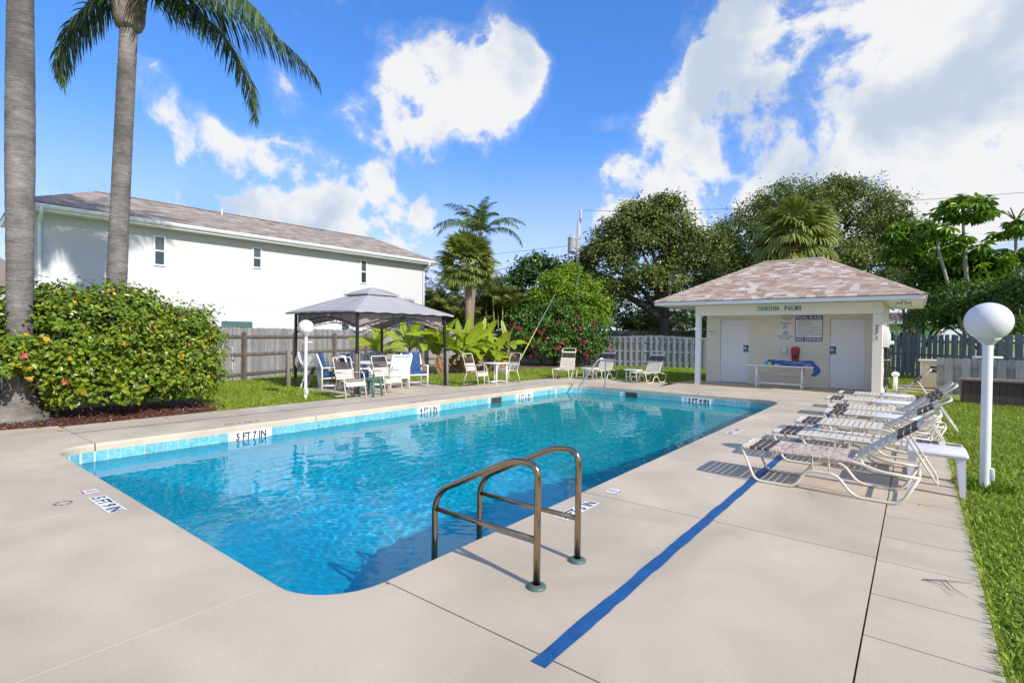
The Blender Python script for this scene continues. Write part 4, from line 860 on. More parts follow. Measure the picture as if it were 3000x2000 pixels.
# ------------------------------------------------------------------ globe lamps
def lamp(x, y, h, rg_, pr, label, barz, blen, baz):
    t = thing('globe_lamp', label, 'lamp', (x, y, LAWN), 0, 'white globe lamps')
    cz = h-rg_-LAWN; MB().lathe([(pr*1.0, 0), (pr, cz-rg_-.02)], 20).build('post', white, t)
    MB().lathe([(pr*.9, cz-rg_-.05), (pr*1.9, cz-rg_*.98), (rg_*.55, cz-rg_*.86), (rg_*.50, cz-rg_*.80)], 24).build('collar', M('lamp_collar', (.62, .61, .57), .5), t)
    MB().sphere((0, 0, cz), rg_, 36, 22).build('globe', globe, t)
    d = V(math.cos(baz), math.sin(baz), 0); z = barz-LAWN
    MB().tube([-d*blen/2+V(0, 0, z), d*blen/2+V(0, 0, z)], .011, 8).build('ladder_bar', white, t)
    MB().rbox((pr+.012, .0, .18), (.035, .06, .12), .006).build('access_cover', white, t)
lamp(.572, 7.22, 1.895, .196, .043, 'white globe lamp post standing in the right lawn beside the loungers', 1.333, .26, R_(25))
lamp(-11.22, 6.55, 1.80, .178, .036, 'white globe lamp post on the lawn in front of the gazebo', 1.281, .30, R_(38))
# ------------------------------------------------------------------ handrails
def rail(y, label):
    t = thing('pool_handrail', label, 'handrail', (-1.763, y, 0), 0, 'bronze pool handrails'); r = .0215; o = V(-1.763, y, 0)
    P = bend([(0, 0, -.1), (0, 0, .735), (-.18, 0, .735), (-.875, 0, .40), (-.875, 0, -1.0)], [.27, .12, .15], 10)
    MB().tube(P, r, 14).build('rail', bronze, t)
    MB().tube([(-.86, 0, .285), (-.015, 0, .285)], .017, 12).build('crossbar', bronze, t)
    MB().lathe([(.058, 0), (.058, .012), (.045, .020), (.024, .022)], 28).build('flange', flange, t)
rail(2.52, 'nearer bronze handrail at the deep end, with its bar toward the camera'); rail(2.99, 'farther bronze handrail at the deep end, beside the 5 FT 3 IN marker')
t = thing('step_rail', 'stainless steel grab rail descending into the shallow corner steps', 'handrail', (-7.35, 13.95, 0), math.atan2(-.73, -.53))
MB().tube(bend([(0, 0, -.05), (0, 0, .83), (.22, 0, .83), (.885, 0, -.06), (.905, 0, -.85)], [.12, .12, .14], 8), .022, 14).build('rail', chrome, t)
MB().lathe([(.05, 0), (.05, .012), (.024, .022)], 20).build('flange', chrome, t)
# ------------------------------------------------------------------ strap furniture
def strap_mesh(name, w, wd, mat, sag=.006):
    """a band laid over two rails running in x; wd: strap width (x); wraps down at both sides"""
    r = .0165; prof = []
    for k in range(4): a = pi+.3-(pi/2+.3)*k/3; prof.append((-w/2+r*math.cos(a), r*math.sin(a)))
    for k in range(1, 6): q = -w/2+w*k/6; prof.append((q, r-sag*math.sin(pi*k/6)))
    for k in range(4): a = pi/2-(pi/2+.3)*k/3; prof.append((w/2+r*math.cos(a), r*math.sin(a)))
    m = MB(); vs = []; n = len(prof); th = .0035
    for (y, z) in prof: vs += [(-wd/2, y, z), (wd/2, y, z)]
    for (y, z) in prof: vs += [(-wd/2, y*(1-.012), z-th), (wd/2, y*(1-.012), z-th)]
    fs = [(2*i, 2*i+1, 2*i+3, 2*i+2) for i in range(n-1)]+[(2*n+2*i+2, 2*n+2*i+3, 2*n+2*i+1, 2*n+2*i) for i in range(n-1)]
    fs += [(2*i, 2*i+2, 2*n+2*i+2, 2*n+2*i) for i in range(n-1)]+[(2*i+3, 2*i+1, 2*n+2*i+1, 2*n+2*i+3) for i in range(n-1)]
    m.add(vs, fs, False); return m.mesh(name, mat)
LW = .56
SM = {k: strap_mesh('strap', LW, .052, m) for k, m in (('c', strapc), ('d', strapd), ('w', strapw), ('k', strapk))}
def lounger(x, y, rz, back, label, group, worn=False, dark='d', L=1.0, seatd=True):
    t = thing('strap_lounger', label, 'lounger', (x, y, 0), rz, group); zr = .345; h = LW/2; r = .0145
    fr = MB(); xs_ = 1.03*L
    for s in (-1, 1):
        fr.tube(bend([(0, 0, zr), (0, s*h, zr), (xs_, s*h, zr), (xs_+.16, s*h, zr-.06), (1.49*L, s*h, zr-.075)], [.05, .1, .1], 5), r, 8)
        fr.tube(bend([(.0, s*h, zr), (.135, s*h, r), (.50*L, s*h, r), (.61*L, s*h, .20), (.86*L, s*h, .20), (1.0*L, s*h, r), (1.36*L, s*h, r), (1.49*L, s*h, zr-.07)], [.07, .07, .06, .07, .08, .08], 5), r, 8)
        for q in (.66, .80): fr.tube([(q*L, s*h, .20), (q*L, s*h, zr)], .009, 6)
    fr.tube([(1.49*L, -h, zr-.075), (1.49*L, h, zr-.075)], r, 8)
    for q in (.30, .72): fr.tube(bend([(q*L, -h, zr-.01), (q*L, -h*.8, zr-.07), (q*L, h*.8, zr-.07), (q*L, h, zr-.01)], .08), .011, 6)
    fr.build('frame', almond, t)
    px, pz = 1.0*L, zr; ca, sa = math.cos(back), math.sin(back); BL = .80
    def bp(s, yy, o=0): return V(px+ca*s-sa*o, yy, pz+sa*s+ca*o)
    bf = MB(); bf.tube(bend([bp(0, -h+.035), bp(BL, -h+.035), bp(BL, h-.035), bp(0, h-.035)], .07, 6), r, 8)
    if back > .25:
        foot = V(1.62*L, 0, .22) if back < .9 else V(1.40*L, 0, zr-.06)
        bf.tube(bend([bp(.48, -h+.06), (foot.x, -h+.06, foot.z), (foot.x, h-.06, foot.z), bp(.48, h-.06)], .05, 4), .010, 6)
    bf.build('back_frame', almond, t)
    n = int((xs_-.02)/.0655)
    for i in range(n):
        k = ('d' if seatd and 1 <= i <= 3 else ('w' if worn and i > 3 else 'c'))
        if k == 'd': k = 'd' if dark == 'd' else 'd'
        link('strap', SM[k], t, (.045+i*.0655, 0, zr), (0, random.uniform(-.03, .03), random.uniform(-.006, .006)))
    m = int(.66/.0655)
    for i in range(m):
        k = dark if m-4 <= i <= m-2 else 'c'; p = bp(.05+i*.0655, 0); o = link('strap', SM[k], t, p, (0, -back, 0)); o.scale = (1, .90, 1)
    return t
GR = 'strap loungers in a row along the right side of the pool'
RL = [(-1.455, 6.13, 2, 38, 'nearest strap lounger of the right row, with rusty worn seat straps', True),
      (-1.40, 7.33, 2.5, 0, 'second strap lounger of the right row from the near end, with its back lying flat', False),
      (-1.33, 8.45, 2, 33, 'third strap lounger from the near end of the right row, its back raised', False),
      (-1.15, 9.78, 1.5, 41, 'fourth strap lounger of the right row, beyond the third white table', False),
      (-1.19, 10.58, 2, 38, 'fifth strap lounger of the right row, close beside the fourth', False),
      (-1.40, 12.02, 2, 14, 'sixth strap lounger of the right row, back only slightly raised', False),
      (-1.33, 13.40, 2.5, 46, 'farthest strap lounger of the right row, nearest the pool house', False)]
for x, y, rz, bk, lab, wn in RL: lounger(x, y, R_(rz-2), R_(bk), lab, GR, wn)
GF = 'strap loungers at the far end of the pool'
lounger(-9.66, 15.06, R_(108), R_(62), 'left one of the three far loungers, with cream straps and a brown band', GF, dark='d', L=.92, seatd=False)
lounger(-8.68, 15.62, R_(93), R_(60), 'middle one of the three far loungers, with a navy band on its back', GF, dark='k', L=.92, seatd=False)
lounger(-7.06, 15.58, R_(83), R_(58), 'right one of the three far loungers, nearest the pool house post', GF, dark='k', L=.92, seatd=False)
# strap armchairs
CW = .46
CM = {k: strap_mesh('strap', CW, .05, m) for k, m in (('c', strapc), ('d', strapd))}
def strap_chair(x, y, rz, label):
    t = thing('strap_chair', label, 'chair', (x, y, 0), rz, 'brown and cream strap armchairs'); h = CW/2; r = .0135; f_ = MB()
    for s in (-1, 1):
        q = h+.035
        f_.tube(bend([(.29, s*q, 0), (.16, s*q, .60), (-.24, s*q, .575), (-.275, s*h, .56)], [.09, .06], 5), r, 8)
        f_.tube([(-.33, s*(h-.005), 0), (-.17, s*h, .40)], r, 8)
        f_.tube(bend([(.25, s*h, .30), (.235, s*h, .41), (-.17, s*h, .385), (-.20, s*h, .45)], [.04, .06], 4), r, 8)
        f_.tube([(.235, s*h, .40), (.235, s*q, .36)], r*.8, 6)
    f_.tube([(.25, -h, .30), (.25, h, .30)], r, 8); f_.tube([(-.32, -h, .02), (-.32, h, .02)], r*.9, 6)
    f_.build('frame', almond, t)
    b0, b1 = V(-.185, 0, .41), V(-.36, 0, .93); d = (b1-b0); Lb = d.length; d.normalize(); an = math.atan2(d.z, d.x)
    bf = MB().tube(bend([b0+V(0, -h, 0), b1+V(0, -h, 0), b1+V(0, h, 0), b0+V(0, h, 0)], .06, 6), r, 8); bf.build('back_frame', almond, t)
    for i in range(6):
        u_ = i/5; link('strap', CM['d' if i < 2 else 'c'], t, (-.13+.345*u_, 0, .395+.018*u_))
    for z in (.365, .315): link('strap', CM['c'], t, (.245, 0, z), (0, R_(78), 0))
    for i in range(7):
        p = b0+d*(.045+i*.0605); o = link('strap', CM['d' if i > 3 and i < 7 else 'c'], t, p, (0, -an, 0))
    return t
strap_chair(-10.33, 11.5, R_(5), 'brown and cream strap chair left of the square white table')
strap_chair(-10.26, 12.93, R_(-98), 'brown and cream strap chair behind the square white table, facing it')
strap_chair(-10.36, 7.15, R_(-3), 'brown and cream strap chair nearest the left globe lamp')
strap_chair(-10.43, 8.28, R_(0), 'brown and cream strap chair right of the green stool')
# small square PVC table
def pvc_table(x, y, rz, w, d, h, label, group=None, lw=.024, shelf=False, name='patio_table', mat=pvc):
    t = thing(name, label, 'table', (x, y, 0), rz, group); a, b = w/2-.07, d/2-.07
    MB().rbox((0, 0, h-.015), (w, d, .03), .01).build('top', mat, t)
    for s in (-1, 1):
        for q in (-1, 1): MB().tube([(s*a, q*b, 0), (s*a, q*b, h-.03)], lw, 10).build('leg', mat, t)
    st = MB()
    for q in (-1, 1): st.tube([(-a, q*b, .09 if not shelf else .16), (a, q*b, .09 if not shelf else .16)], lw*.75, 8)
    st.tube([(0, -b, .09 if not shelf else .16), (0, b, .09 if not shelf else .16)], lw*.75, 8); st.build('stretcher', mat, t)
    return t
pvc_table(-10.13, 12.15, R_(0), .62, .62, .66, 'square white pipe table between two strap chairs')
GT = 'small white side tables between loungers'
pvc_table(-9.02, 15.98, R_(5), .50, .42, .40, 'small white side table between the left and middle far loungers', GT, .019, True, 'side_table')
pvc_table(-7.52, 16.25, R_(0), .50, .42, .40, 'small white side table between the middle and right far loungers', GT, .019, True, 'side_table')
def resin_table(x, y, rz, w, d, h, label):
    t = thing('side_table', label, 'table', (x, y, 0), rz, GT); MB().rbox((0, 0, h-.02), (w, d, .04), .015).build('top', white, t)
    for s in (-1, 1):
        for q in (-1, 1): MB().obox((s*(w/2-.06), q*(d/2-.05), (h-.04)/2), (.045, .045, h-.04)).build('leg', white, t)
    return t
resin_table(-.28, 12.62, 0, .50, .40, .43, 'white side table between the two farthest right loungers')
resin_table(-.31, 11.22, 0, .52, .40, .43, 'white side table between the fifth and sixth right loungers')
resin_table(-.20, 9.12, 0, .52, .40, .43, 'white side table between the third and fourth right loungers')
# lilac-white moulded table beside the nearest lounger
t = thing('moulded_table', 'weathered pale moulded plastic table at the lawn edge beside the nearest lounger', 'table', (.165, 6.74, 0), R_(0))
MB().rbox((0, 0, .395), (.48, .46, .055), .026, 3).build('top', lilac, t)
for s in (-1, 1):
    for q in (-1, 1):
        zb = LAWN if s > 0 else 0
        mb = MB(); a0 = V(s*.20, q*.185, .385); a1 = V(s*.225, q*.215, zb); u1 = V(.055*s, 0, 0); u2 = V(0, .06*q, 0); th = .014
        vs = [a1, a1-u1*.7, a1-u1*.7-V(0, th*q, 0), a1-V(th*s, th*q, 0), a1-u2*.7-V(th*s, 0, 0), a1-u2*.7]; n = 6
        vs2 = [a0+V(0.018*s, .02*q, 0), a0-u1*1.3+V(.018*s, .02*q, 0), a0-u1*1.3+V(.018*s, (.02-th)*q, 0), a0+V((.018-th)*s, (.02-th)*q, 0), a0-u2*1.3+V((.018-th)*s, .02*q, 0), a0-u2*1.3+V(.018*s, .02*q, 0)]
        fs = [(i, (i+1) % n, n+(i+1) % n, n+i) for i in range(n)]; fs = fs if s*q < 0 else [tuple(reversed(f)) for f in fs]
        mb.add(vs+vs2, fs+[tuple(range(n)) if s*q > 0 else tuple(reversed(range(n)))]); mb.build('leg', lilac, t)
# green resin stool
t = thing('resin_stool', 'small dark green resin stool between two strap chairs near the gazebo', 'stool', (-10.33, 7.72, 0), R_(20))
MB().rbox((0, 0, .405), (.40, .40, .03), .013, 2).rbox((0, 0, .375), (.36, .36, .04), .01).build('top', greenres, t)
for s in (-1, 1):
    for q in (-1, 1):
        MB().tube([(s*.155, q*.155, .38), (s*.175, q*.175, .2), (s*.19, q*.19, 0)], [.04, .03, .026], 8).build('leg', greenres, t)
# round table under the gazebo
t = thing('round_table', 'round white dining table under the gazebo', 'table', (-11.62, 8.78, 0)); 
MB().lathe([(.02, .700), (.58, .700), (.605, .710), (.605, .722), (.58, .730), (.56, .726), (.02, .726)], 40).build('top', pvc, t)
for k in range(4):
    a = pi/4+k*pi/2; MB().tube([(.40*math.cos(a), .40*math.sin(a), 0), (.40*math.cos(a), .40*math.sin(a), .70)], .026, 10).build('leg', pvc, t)
for k in (0, 1):
    a = pi/4+k*pi/2; c_, s_ = .40*math.cos(a), .40*math.sin(a); MB().tube([(c_, s_, .12), (-c_, -s_, .12)], .02, 8).build('stretcher', pvc, t)
MB().lathe([(.11, .731), (.11, .737), (.03, .737)], 20).build('cap', dkgrille, t)
# pipe frame armchairs with blue cushions
def pipe_frame(t, w=.58, d=.56):
    f_ = MB(); a = w/2; r = .024
    for s in (-1, 1):
        f_.tube([(d/2, s*a, 0), (d/2, s*a, .60)], r, 10).tube([(d/2+.01, s*a, .60), (-d/2-.01, s*a, .58)], r, 10)
        f_.tube([(-d/2, s*a, 0), (-d/2, s*a, .58), (-d/2-.12, s*a, .92)], r, 10).tube([(d/2, s*a, .12), (-d/2, s*a, .12)], r*.9, 8).tube([(d/2, s*a, .34), (-d/2, s*a, .30)], r*.9, 8)
    f_.tube([(d/2, -a, .34), (d/2, a, .34)], r*.9, 8).tube([(-d/2, -a, .30), (-d/2, a, .30)], r*.9, 8).tube([(0, -a, .12), (0, a, .12)], r*.9, 8).tube([(-d/2-.12, -a, .92), (-d/2-.12, a, .92)], r, 10)
    f_.build('frame', pvc, t)
def cushion_chair(x, y, rz, label):
    t = thing('cushion_chair', label, 'chair', (x, y, 0), rz, 'white pipe armchairs with blue cushions'); pipe_frame(t)
    MB().rbox((.02, 0, .40), (.56, .50, .11), .045, 3).build('seat_cushion', blue, t)
    MB().rbox((-.25, 0, .70), (.11, .50, .56), .045, 3, Matrix.Rotation(R_(-14), 3, 'Y')).build('back_cushion', blue, t)
    return t
cushion_chair(-12.35, 7.98, R_(62), 'blue cushioned pipe armchair beside the white chair stack')
cushion_chair(-11.55, 8.12, R_(78), 'blue cushioned pipe armchair half behind the nearest wooden post')
cushion_chair(-11.45, 10.08, R_(-22), 'blue cushioned pipe armchair facing the pool at the right of the gazebo')
cushion_chair(-11.98, 9.75, R_(-100), 'blue cushioned pipe armchair behind the white sling chair')
t = thing('sling_chair', 'white pipe chair with a pale sling back turned away from the pool', 'chair', (-11.33, 9.25, 0), R_(172)); pipe_frame(t)
MB().grid(lambda u, v: (-.27-.11*v-.02*math.sin(pi*v), (u-.5)*.54, .33+.58*v), 4, 8).build('back_sling', sling, t); MB().grid(lambda u, v: (-.27+.54*v, (u-.5)*.54, .325-.03*math.sin(pi*v)), 4, 6).build('seat_sling', sling, t)
# fan back resin chairs
def fan_chair(x, y, rz, label):
    t = thing('fan_back_chair', label, 'chair', (x, y, 0), rz, 'blue grey fan back resin chairs')
    for k in range(7):
        u_ = (k-3)/3; top = .94-.12*u_*u_; w0, w1 = .055, .074; yb, yt = u_*.20, u_*.255
        p = [(-.18, yb-w0/2, .36), (-.18, yb+w0/2, .36), (-.30-.02*(1-u_*u_), yt+w1/2, top), (-.30-.02*(1-u_*u_), yt-w1/2, top)]
        m = MB(); q = [Vector(a)-V(.018, 0, .004) for a in p]; m.add(p+q, [(0, 1, 2, 3), (7, 6, 5, 4), (0, 4, 5, 1), (1, 5, 6, 2), (2, 6, 7, 3), (3, 7, 4, 0)]); m.build('back_slat', greyres, t)
    m = MB()
    pts = [V(-.30-.02*(1-(k/8-1)**2), (k/8-1)*.29, .95-.13*(k/8-1)**2) for k in range(17)]; m.tube(pts, .018, 8); m.build('top_rail', greyres, t)
    MB().rbox((.03, 0, .37), (.50, .50, .035), .012).build('seat', greyres, t)
    for s in (-1, 1):
        MB().rbox((.0, s*.30, .56), (.56, .085, .03), .012).build('armrest', greyres, t)
        MB().tube([(.24, s*.28, .55), (.27, s*.28, 0)], [.035, .03], 8).build('leg', greyres, t); MB().tube([(-.2, s*.26, .55), (-.32, s*.28, 0)], [.035, .03], 8).build('leg', greyres, t)
    return t
fan_chair(-13.15, 9.98, R_(-42), 'blue grey fan back resin chair behind the table, right of the far gazebo post')
fan_chair(-12.85, 9.10, R_(-25), 'blue grey fan back resin chair behind the table, half hidden by the near gazebo post')
# stacked white monobloc chairs
def monobloc_parts(t):
    m = MB(); m.grid(lambda u, v: (-.21+.44*u, (v-.5)*.44*(1-.08*(1-u)), .42-.03*(1-u)+.015*abs(2*v-1)**2), 6, 6)
    m.grid(lambda u, v: (-.21+.44*u, (v-.5)*.44*(1-.08*(1-u)), .385-.03*(1-u)+.015*abs(2*v-1)**2), 6, 6); m.f[36:] = [tuple(reversed(f)) for f in m.f[36:]]
    m.box(.21, .235, -.22, .22, .33, .425); seat = m.mesh('seat', resin)
    b = MB(); 
    def bk(u, v, o=0):
        a = (u-.5)*1.5; hh = .41+v*(.42-.16*abs(2*u-1)**2.5); rr = .30; return (-.30+.10-(.27+o)*math.cos(a)+.06-.10*v, (rr+.02*v)*math.sin(a)*1.02, hh)
    b.grid(lambda u, v: bk(u, v), 14, 6); b.grid(lambda u, v: bk(u, v, .012), 14, 6); b.f[84:] = [tuple(reversed(f)) for f in b.f[84:]]; back = b.mesh('backrest', resin)
    arms = []; legs = []
    for s in (-1, 1):
        a_ = MB(); P = bend([(-.22, s*.255, .70), (-.05, s*.28, .655), (.17, s*.285, .63), (.235, s*.26, .54), (.24, s*.24, .42)], [.1, .1, .08], 4); fr = frames(P)
        vs = [];  n = len(P)
        for p in P: vs += [p+V(0, -.03, .008), p+V(0, .03, .008), p+V(0, .03, -.010), p+V(0, -.03, -.010)]
        a_.add(vs, [(4*i+k, 4*i+(k+1) % 4, 4*i+4+(k+1) % 4, 4*i+4+k) for i in range(n-1) for k in range(4)], True); arms.append(a_.mesh('armrest', resin))
        for xx_, x2 in ((.215, .265), (-.20, -.30)):
            l_ = MB(); e = .05; th = .01; q = s
            top = V(xx_, s*.215, .41); bot = V(x2, s*.255, 0); sg = 1 if xx_ > 0 else -1
            def sec(p, k): return [p, p-V(e*k*sg, 0, 0), p-V(e*k*sg, th*s, 0), p-V(th*sg, th*s, 0), p-V(th*sg, e*k*s, 0), p-V(0, e*k*s, 0)]
            A, B = sec(bot, .75), sec(top, 1.35); fs = [(i, (i+1) % 6, 6+(i+1) % 6, 6+i) for i in range(6)]
            if sg*s > 0: fs = [tuple(reversed(f)) for f in fs]
            l_.add(A+B, fs); legs.append(l_.mesh('leg', resin))
    return seat, back, arms, legs
se_, ba_, ar_, le_ = monobloc_parts(None)
sl_lab = ['lowest chair of the white plastic stack beside the gazebo post', 'second chair up in the white plastic stack', 'third chair up in the white plastic stack', 'topmost chair of the white plastic stack']
for i in range(4):
    a = R_(36); c = V(-13.25, 8.0, 0)+V(math.cos(a), math.sin(a), 0)*.022*i; t = thing('stacking_chair', sl_lab[i], 'chair', (c.x, c.y, LAWN+.02+.058*i), a, 'stacked white plastic chairs')
    link('seat', se_, t); link('backrest', ba_, t)
    for m in ar_: link('armrest', m, t)
    for m in le_: link('leg', m, t)
# ------------------------------------------------------------------ gazebo
ga = thing('gazebo', 'gazebo with a grey two tier canopy on black posts', 'gazebo', (-12.32, 9.22, 0)); gx0, gx1, gy0, gy1 = -1.43, 1.43, -1.50, 1.47
ZE = 2.03
for x, y, zb, ln in ((gx0, gy0, LAWN, 0), (gx1, gy0, 0, 0), (gx1, gy1, 0, .06), (gx0, gy1, LAWN, 0)):
    MB().hexa([V(x+a*.030+(ln if zz == zb else 0)*.5, y+b*.030+(ln if zz == zb else 0), zz) for zz in (zb, ZE) for a, b in ((-1, -1), (1, -1), (1, 1), (-1, 1))]).build('post', black, ga)
def arch(p, q, parent):
    p, q = Vector(p), Vector(q); L_ = (q-p).length; d = (q-p)/L_; lo = []; hi = []
    m = MB()
    for k in range(17):
        t_ = k/16; s_ = (2*t_-1)**2; lo.append(p+d*L_*t_+V(0, 0, 1.82-.33*s_)); hi.append(p+d*L_*t_+V(0, 0, 1.92-.25*s_))
    m.tube(lo, .011, 6).tube(hi, .013, 6)
    for k in range(1, 16, 1): m.tube([lo[k], hi[k] if k % 2 else hi[k]+V(0, 0, .0)], .006, 5)
    m.tube([p+V(0, 0, ZE-.01), q+V(0, 0, ZE-.01)], .014, 6)
    for k in (4, 6, 8, 10, 12): m.tube([hi[k], p+d*L_*k/16+V(0, 0, ZE-.01)], .006, 5)
    m.build('arch', black, parent); return p, q, d, L_
cs = [(gx0, gy0), (gx1, gy0), (gx1, gy1), (gx0, gy1)]
for i in range(4):
    p, q = cs[i], cs[(i+1) % 4]; P_, Q_, d_, L_ = arch((*p, 0), (*q, 0), ga); inn = V(-d_.y, d_.x, 0)
    for e0, s in ((P_, 1), (Q_, -1)):      # gathered netting tied back at each post
        nb = MB()
        def npt(u, v, e0=e0, s=s, d_=d_, inn=inn):
            k = u*.46; s_ = (1-2*k)**2; zl = 1.90-.27*s_-.10*math.sin(pi*u)*(1-u); zt = ZE-.015
            return tuple(e0+d_*s*(.03+L_*k)+inn*(.05+.025*math.sin(u*26))+V(0, 0, zt+(zl-zt)*v))
        nb.grid(npt, 22, 4); nb.build('netting', netting, ga)
ov = .20; ap = .40; 
def can_pt(k, u, v, x0, x1, y0, y1, a, ze, zt, sag, scal):
    c = [(x0, y0), (x1, y0), (x1, y1), (x0, y1)]; p, q = c[k], c[(k+1) % 4]; tt = [(-a, -a), (a, -a), (a, a), (-a, a)]; r, s = tt[k], tt[(k+1) % 4]
    e_ = (p[0]+(q[0]-p[0])*u, p[1]+(q[1]-p[1])*u); i_ = (r[0]+(s[0]-r[0])*u, r[1]+(s[1]-r[1])*u)
    x = e_[0]+(i_[0]-e_[0])*v; y = e_[1]+(i_[1]-e_[1])*v; edge = 1-abs(2*u-1)
    z = ze+(zt-ze)*v-sag*math.sin(pi*v)*(.4+edge*.6)-scal*(1-v)**3*math.sin(pi*u)*.6+.012*math.sin(u*17+k)*math.sin(pi*v)
    return (x, y, z)
cn = MB()
for k in range(4): cn.grid(lambda u, v, k=k: can_pt(k, u, v, gx0-ov, gx1+ov, gy0-ov, gy1+ov, ap, ZE+.03, 2.60, .035, -.03), 18, 12)
for k in range(4): cn.grid(lambda u, v, k=k: tuple(Vector(can_pt(k, u, 0, gx0-ov, gx1+ov, gy0-ov, gy1+ov, ap, ZE+.03, 2.60, .035, -.03))-V(0, 0, v*(.035+.012*math.sin(u*40)))), 40, 1)
cn.build('canopy', canvas, ga)
c2 = MB()
for k in range(4): c2.grid(lambda u, v, k=k: can_pt(k, u, v, -.56, .56, -.56, .56, .01, 2.60, 2.82, .012, 0), 8, 6)
for k in range(4): c2.grid(lambda u, v, k=k: tuple(Vector(can_pt(k, u, 0, -.56, .56, -.56, .56, .01, 2.60, 2.82, .012, 0))-V(0, 0, v*.025)), 8, 1)
c2.build('top_canopy', canvas, ga)
fr = MB()
for x, y in cs: fr.tube([(x, y, ZE), (x*.27, y*.27, 2.56), (x*.02, y*.02, 2.74)], .013, 6)
for a_ in (.40,): fr.tube([(-a_, -a_, 2.56), (a_, -a_, 2.56), (a_, a_, 2.56), (-a_, a_, 2.56), (-a_, -a_, 2.56)], .012, 6)
fr.build('roof_frame', black, ga)
# short wooden posts
GPO = 'short weathered posts beside the gazebo legs'
def stub(x, y, h, w, label, zb=LAWN, rz=0, mat=wood):
    tag(link('wooden_post', MB().rbox((0, 0, h/2), (w, w, h), .008).mesh('wooden_post', mat), None, (x, y, zb), (0, 0, rz)), label, 'post', GPO)
postw = M('post_wood', (.30, .26, .22), .9, col2=(.18, .14, .11), vs=4, stretch=(8, 8, .6), bump=.4, bs=14)
stub(-13.93, 7.60, 1.06, .10, 'short wooden post outside the left gazebo leg', mat=postw); stub(-10.92, 7.74, 1.00, .115, 'short wooden post in front of the nearest gazebo leg', 0, .1, postw); stub(-10.98, 10.88, 1.0, .11, 'short wooden post beside the right gazebo leg', LAWN, .1, postw)
# ------------------------------------------------------------------ bench table with floats
t = thing('long_table', 'long white pipe table against the pool house wall between the doors', 'table', (-3.32, 17.62, 0), R_(3.5))
MB().rbox((0, 0, .665), (1.86, .62, .035), .01).build('top', resin, t)
for s in (-.62, .62):
    for q in (-.24, .24):
        MB().tube([(s, q, 0), (s, q, .65)], .026, 10).tube([(s, q, 0), (s, q, .10)], .034, 10).build('leg', pvc, t)
    MB().tube([(s, -.24, .12), (s, .24, .12)], .024, 8).tube([(s, -.24, .40), (s, .24, .40)], .02, 8).build('stretcher', pvc, t)
MB().tube([(-.62, -.24, .13), (.62, -.24, .13)], .024, 8).tube([(-.62, .24, .40), (.62, .24, .40)], .022, 8).build('long_rail', pvc, t)
ft = thing('pool_float', 'blue and lavender pool float draped over the end of the long table', 'float', (-3.0, 17.62, .69), R_(3.5))
def fl(u, v):
    x = -.72+1.42*u; a = 2*pi*v; w_ = .20*(1-.55*math.exp(-((x+.42)/.10)**2)); z = .075+.02*math.sin(u*9)
    dz = 0
    if x > .52: q = (x-.52); dz = -q*q*6.5
    hgt = .068*(1-.35*math.exp(-((x+.42)/.10)**2)); ee = 1 if .04 < u < .97 else .35
    return (x if x < .6 else .6+(x-.6)*.45, w_*math.cos(a)*ee, z+dz+hgt*math.sin(a)*ee*1.1)
mb = MB(); mb.grid(fl, 30, 14); mb.build('body', floatb, ft)
mb = MB(); mb.grid(lambda u, v: (-.2+.74*u, -.205+.03*math.sin(pi*v), .035+.06*v+.012*math.sin(u*12)), 12, 4); mb.build('side_panel', floatl, ft)
mb = MB().tube(bend([(.05, -.19, .12), (.1, -.22, .10), (.2, -.22, .10), (.25, -.19, .12)], .04), .012, 6); mb.build('handle', noodc, ft)
mb = MB()
mb.grid(lambda u, v: (.60+.10*math.sin(pi*v)-.02+.13*(u-.5)*1.4*math.sin(pi*v*.5+.8), -.12+.0*u+.07*math.cos(u*6.28)*math.sin(pi*v*.9+.2), .06-.36*v), 10, 10); mb.build('hanging_end', floatb, ft)
for dx, m, lab in ((-3.655, noodc, 'cyan foam pool noodle lying on the long table'), (-3.555, noody, 'lime foam pool noodle lying on the long table')):
    o = thing('pool_noodle', lab, 'pool noodle', (dx, 17.32, .733), 0, 'pool noodles on the long table')
    vs = []; nn_ = 20; mb = MB()
    for k in range(nn_):
        a = 2*pi*k/nn_
        for r_, y in ((.018, .0), (.046, .0), (.046, .62)): vs.append((r_*math.cos(a), y, r_*math.sin(a)))
    mb.add(vs, [(3*k+j, 3*((k+1) % nn_)+j, 3*((k+1) % nn_)+j+1, 3*k+j+1) for k in range(nn_) for j in (0, 1)], False); mb.build('tube', m, o); MB().add([(.018*math.cos(2*pi*k/12), .01, .018*math.sin(2*pi*k/12)) for k in range(12)], [tuple(range(12))]).build('bore', inkk, o)
# garden hose hung on the wall
hs_ = thing('garden_hose', 'dark coiled garden hose hanging from the side wall of the pool house', 'hose', (HX1, 17.42, 0))
MB().tube([(0, 0, 1.28), (.12, 0, 1.30)], .02, 8).build('bracket', resin, hs_)
for k in range(9):
    w0 = random.uniform(.07, .15); zb = random.uniform(.05, .32); dx = .04+.011*k; pts = []
    for i in range(41):
        a = 2*pi*i/40; zz = (1.29+zb)/2+(1.29-zb)/2*math.cos(a); s_ = math.sin(a)*(1 if abs(math.sin(a)) < .3 else 1)*w0*(.7+.5*(1.29-zz)); pts.append((dx+.015*math.sin(a*2+k), s_+.01*math.sin(3*a+k), zz))
    MB().tube(pts, .0125, 7, caps=False).build('coil', hosem if k != 5 else hoseo, hs_)
for z in (.45, .95): MB().tube([(.02, -.12, z), (.15, -.10, z+.01), (.15, .10, z)], .009, 6).build('tie', resin, hs_)
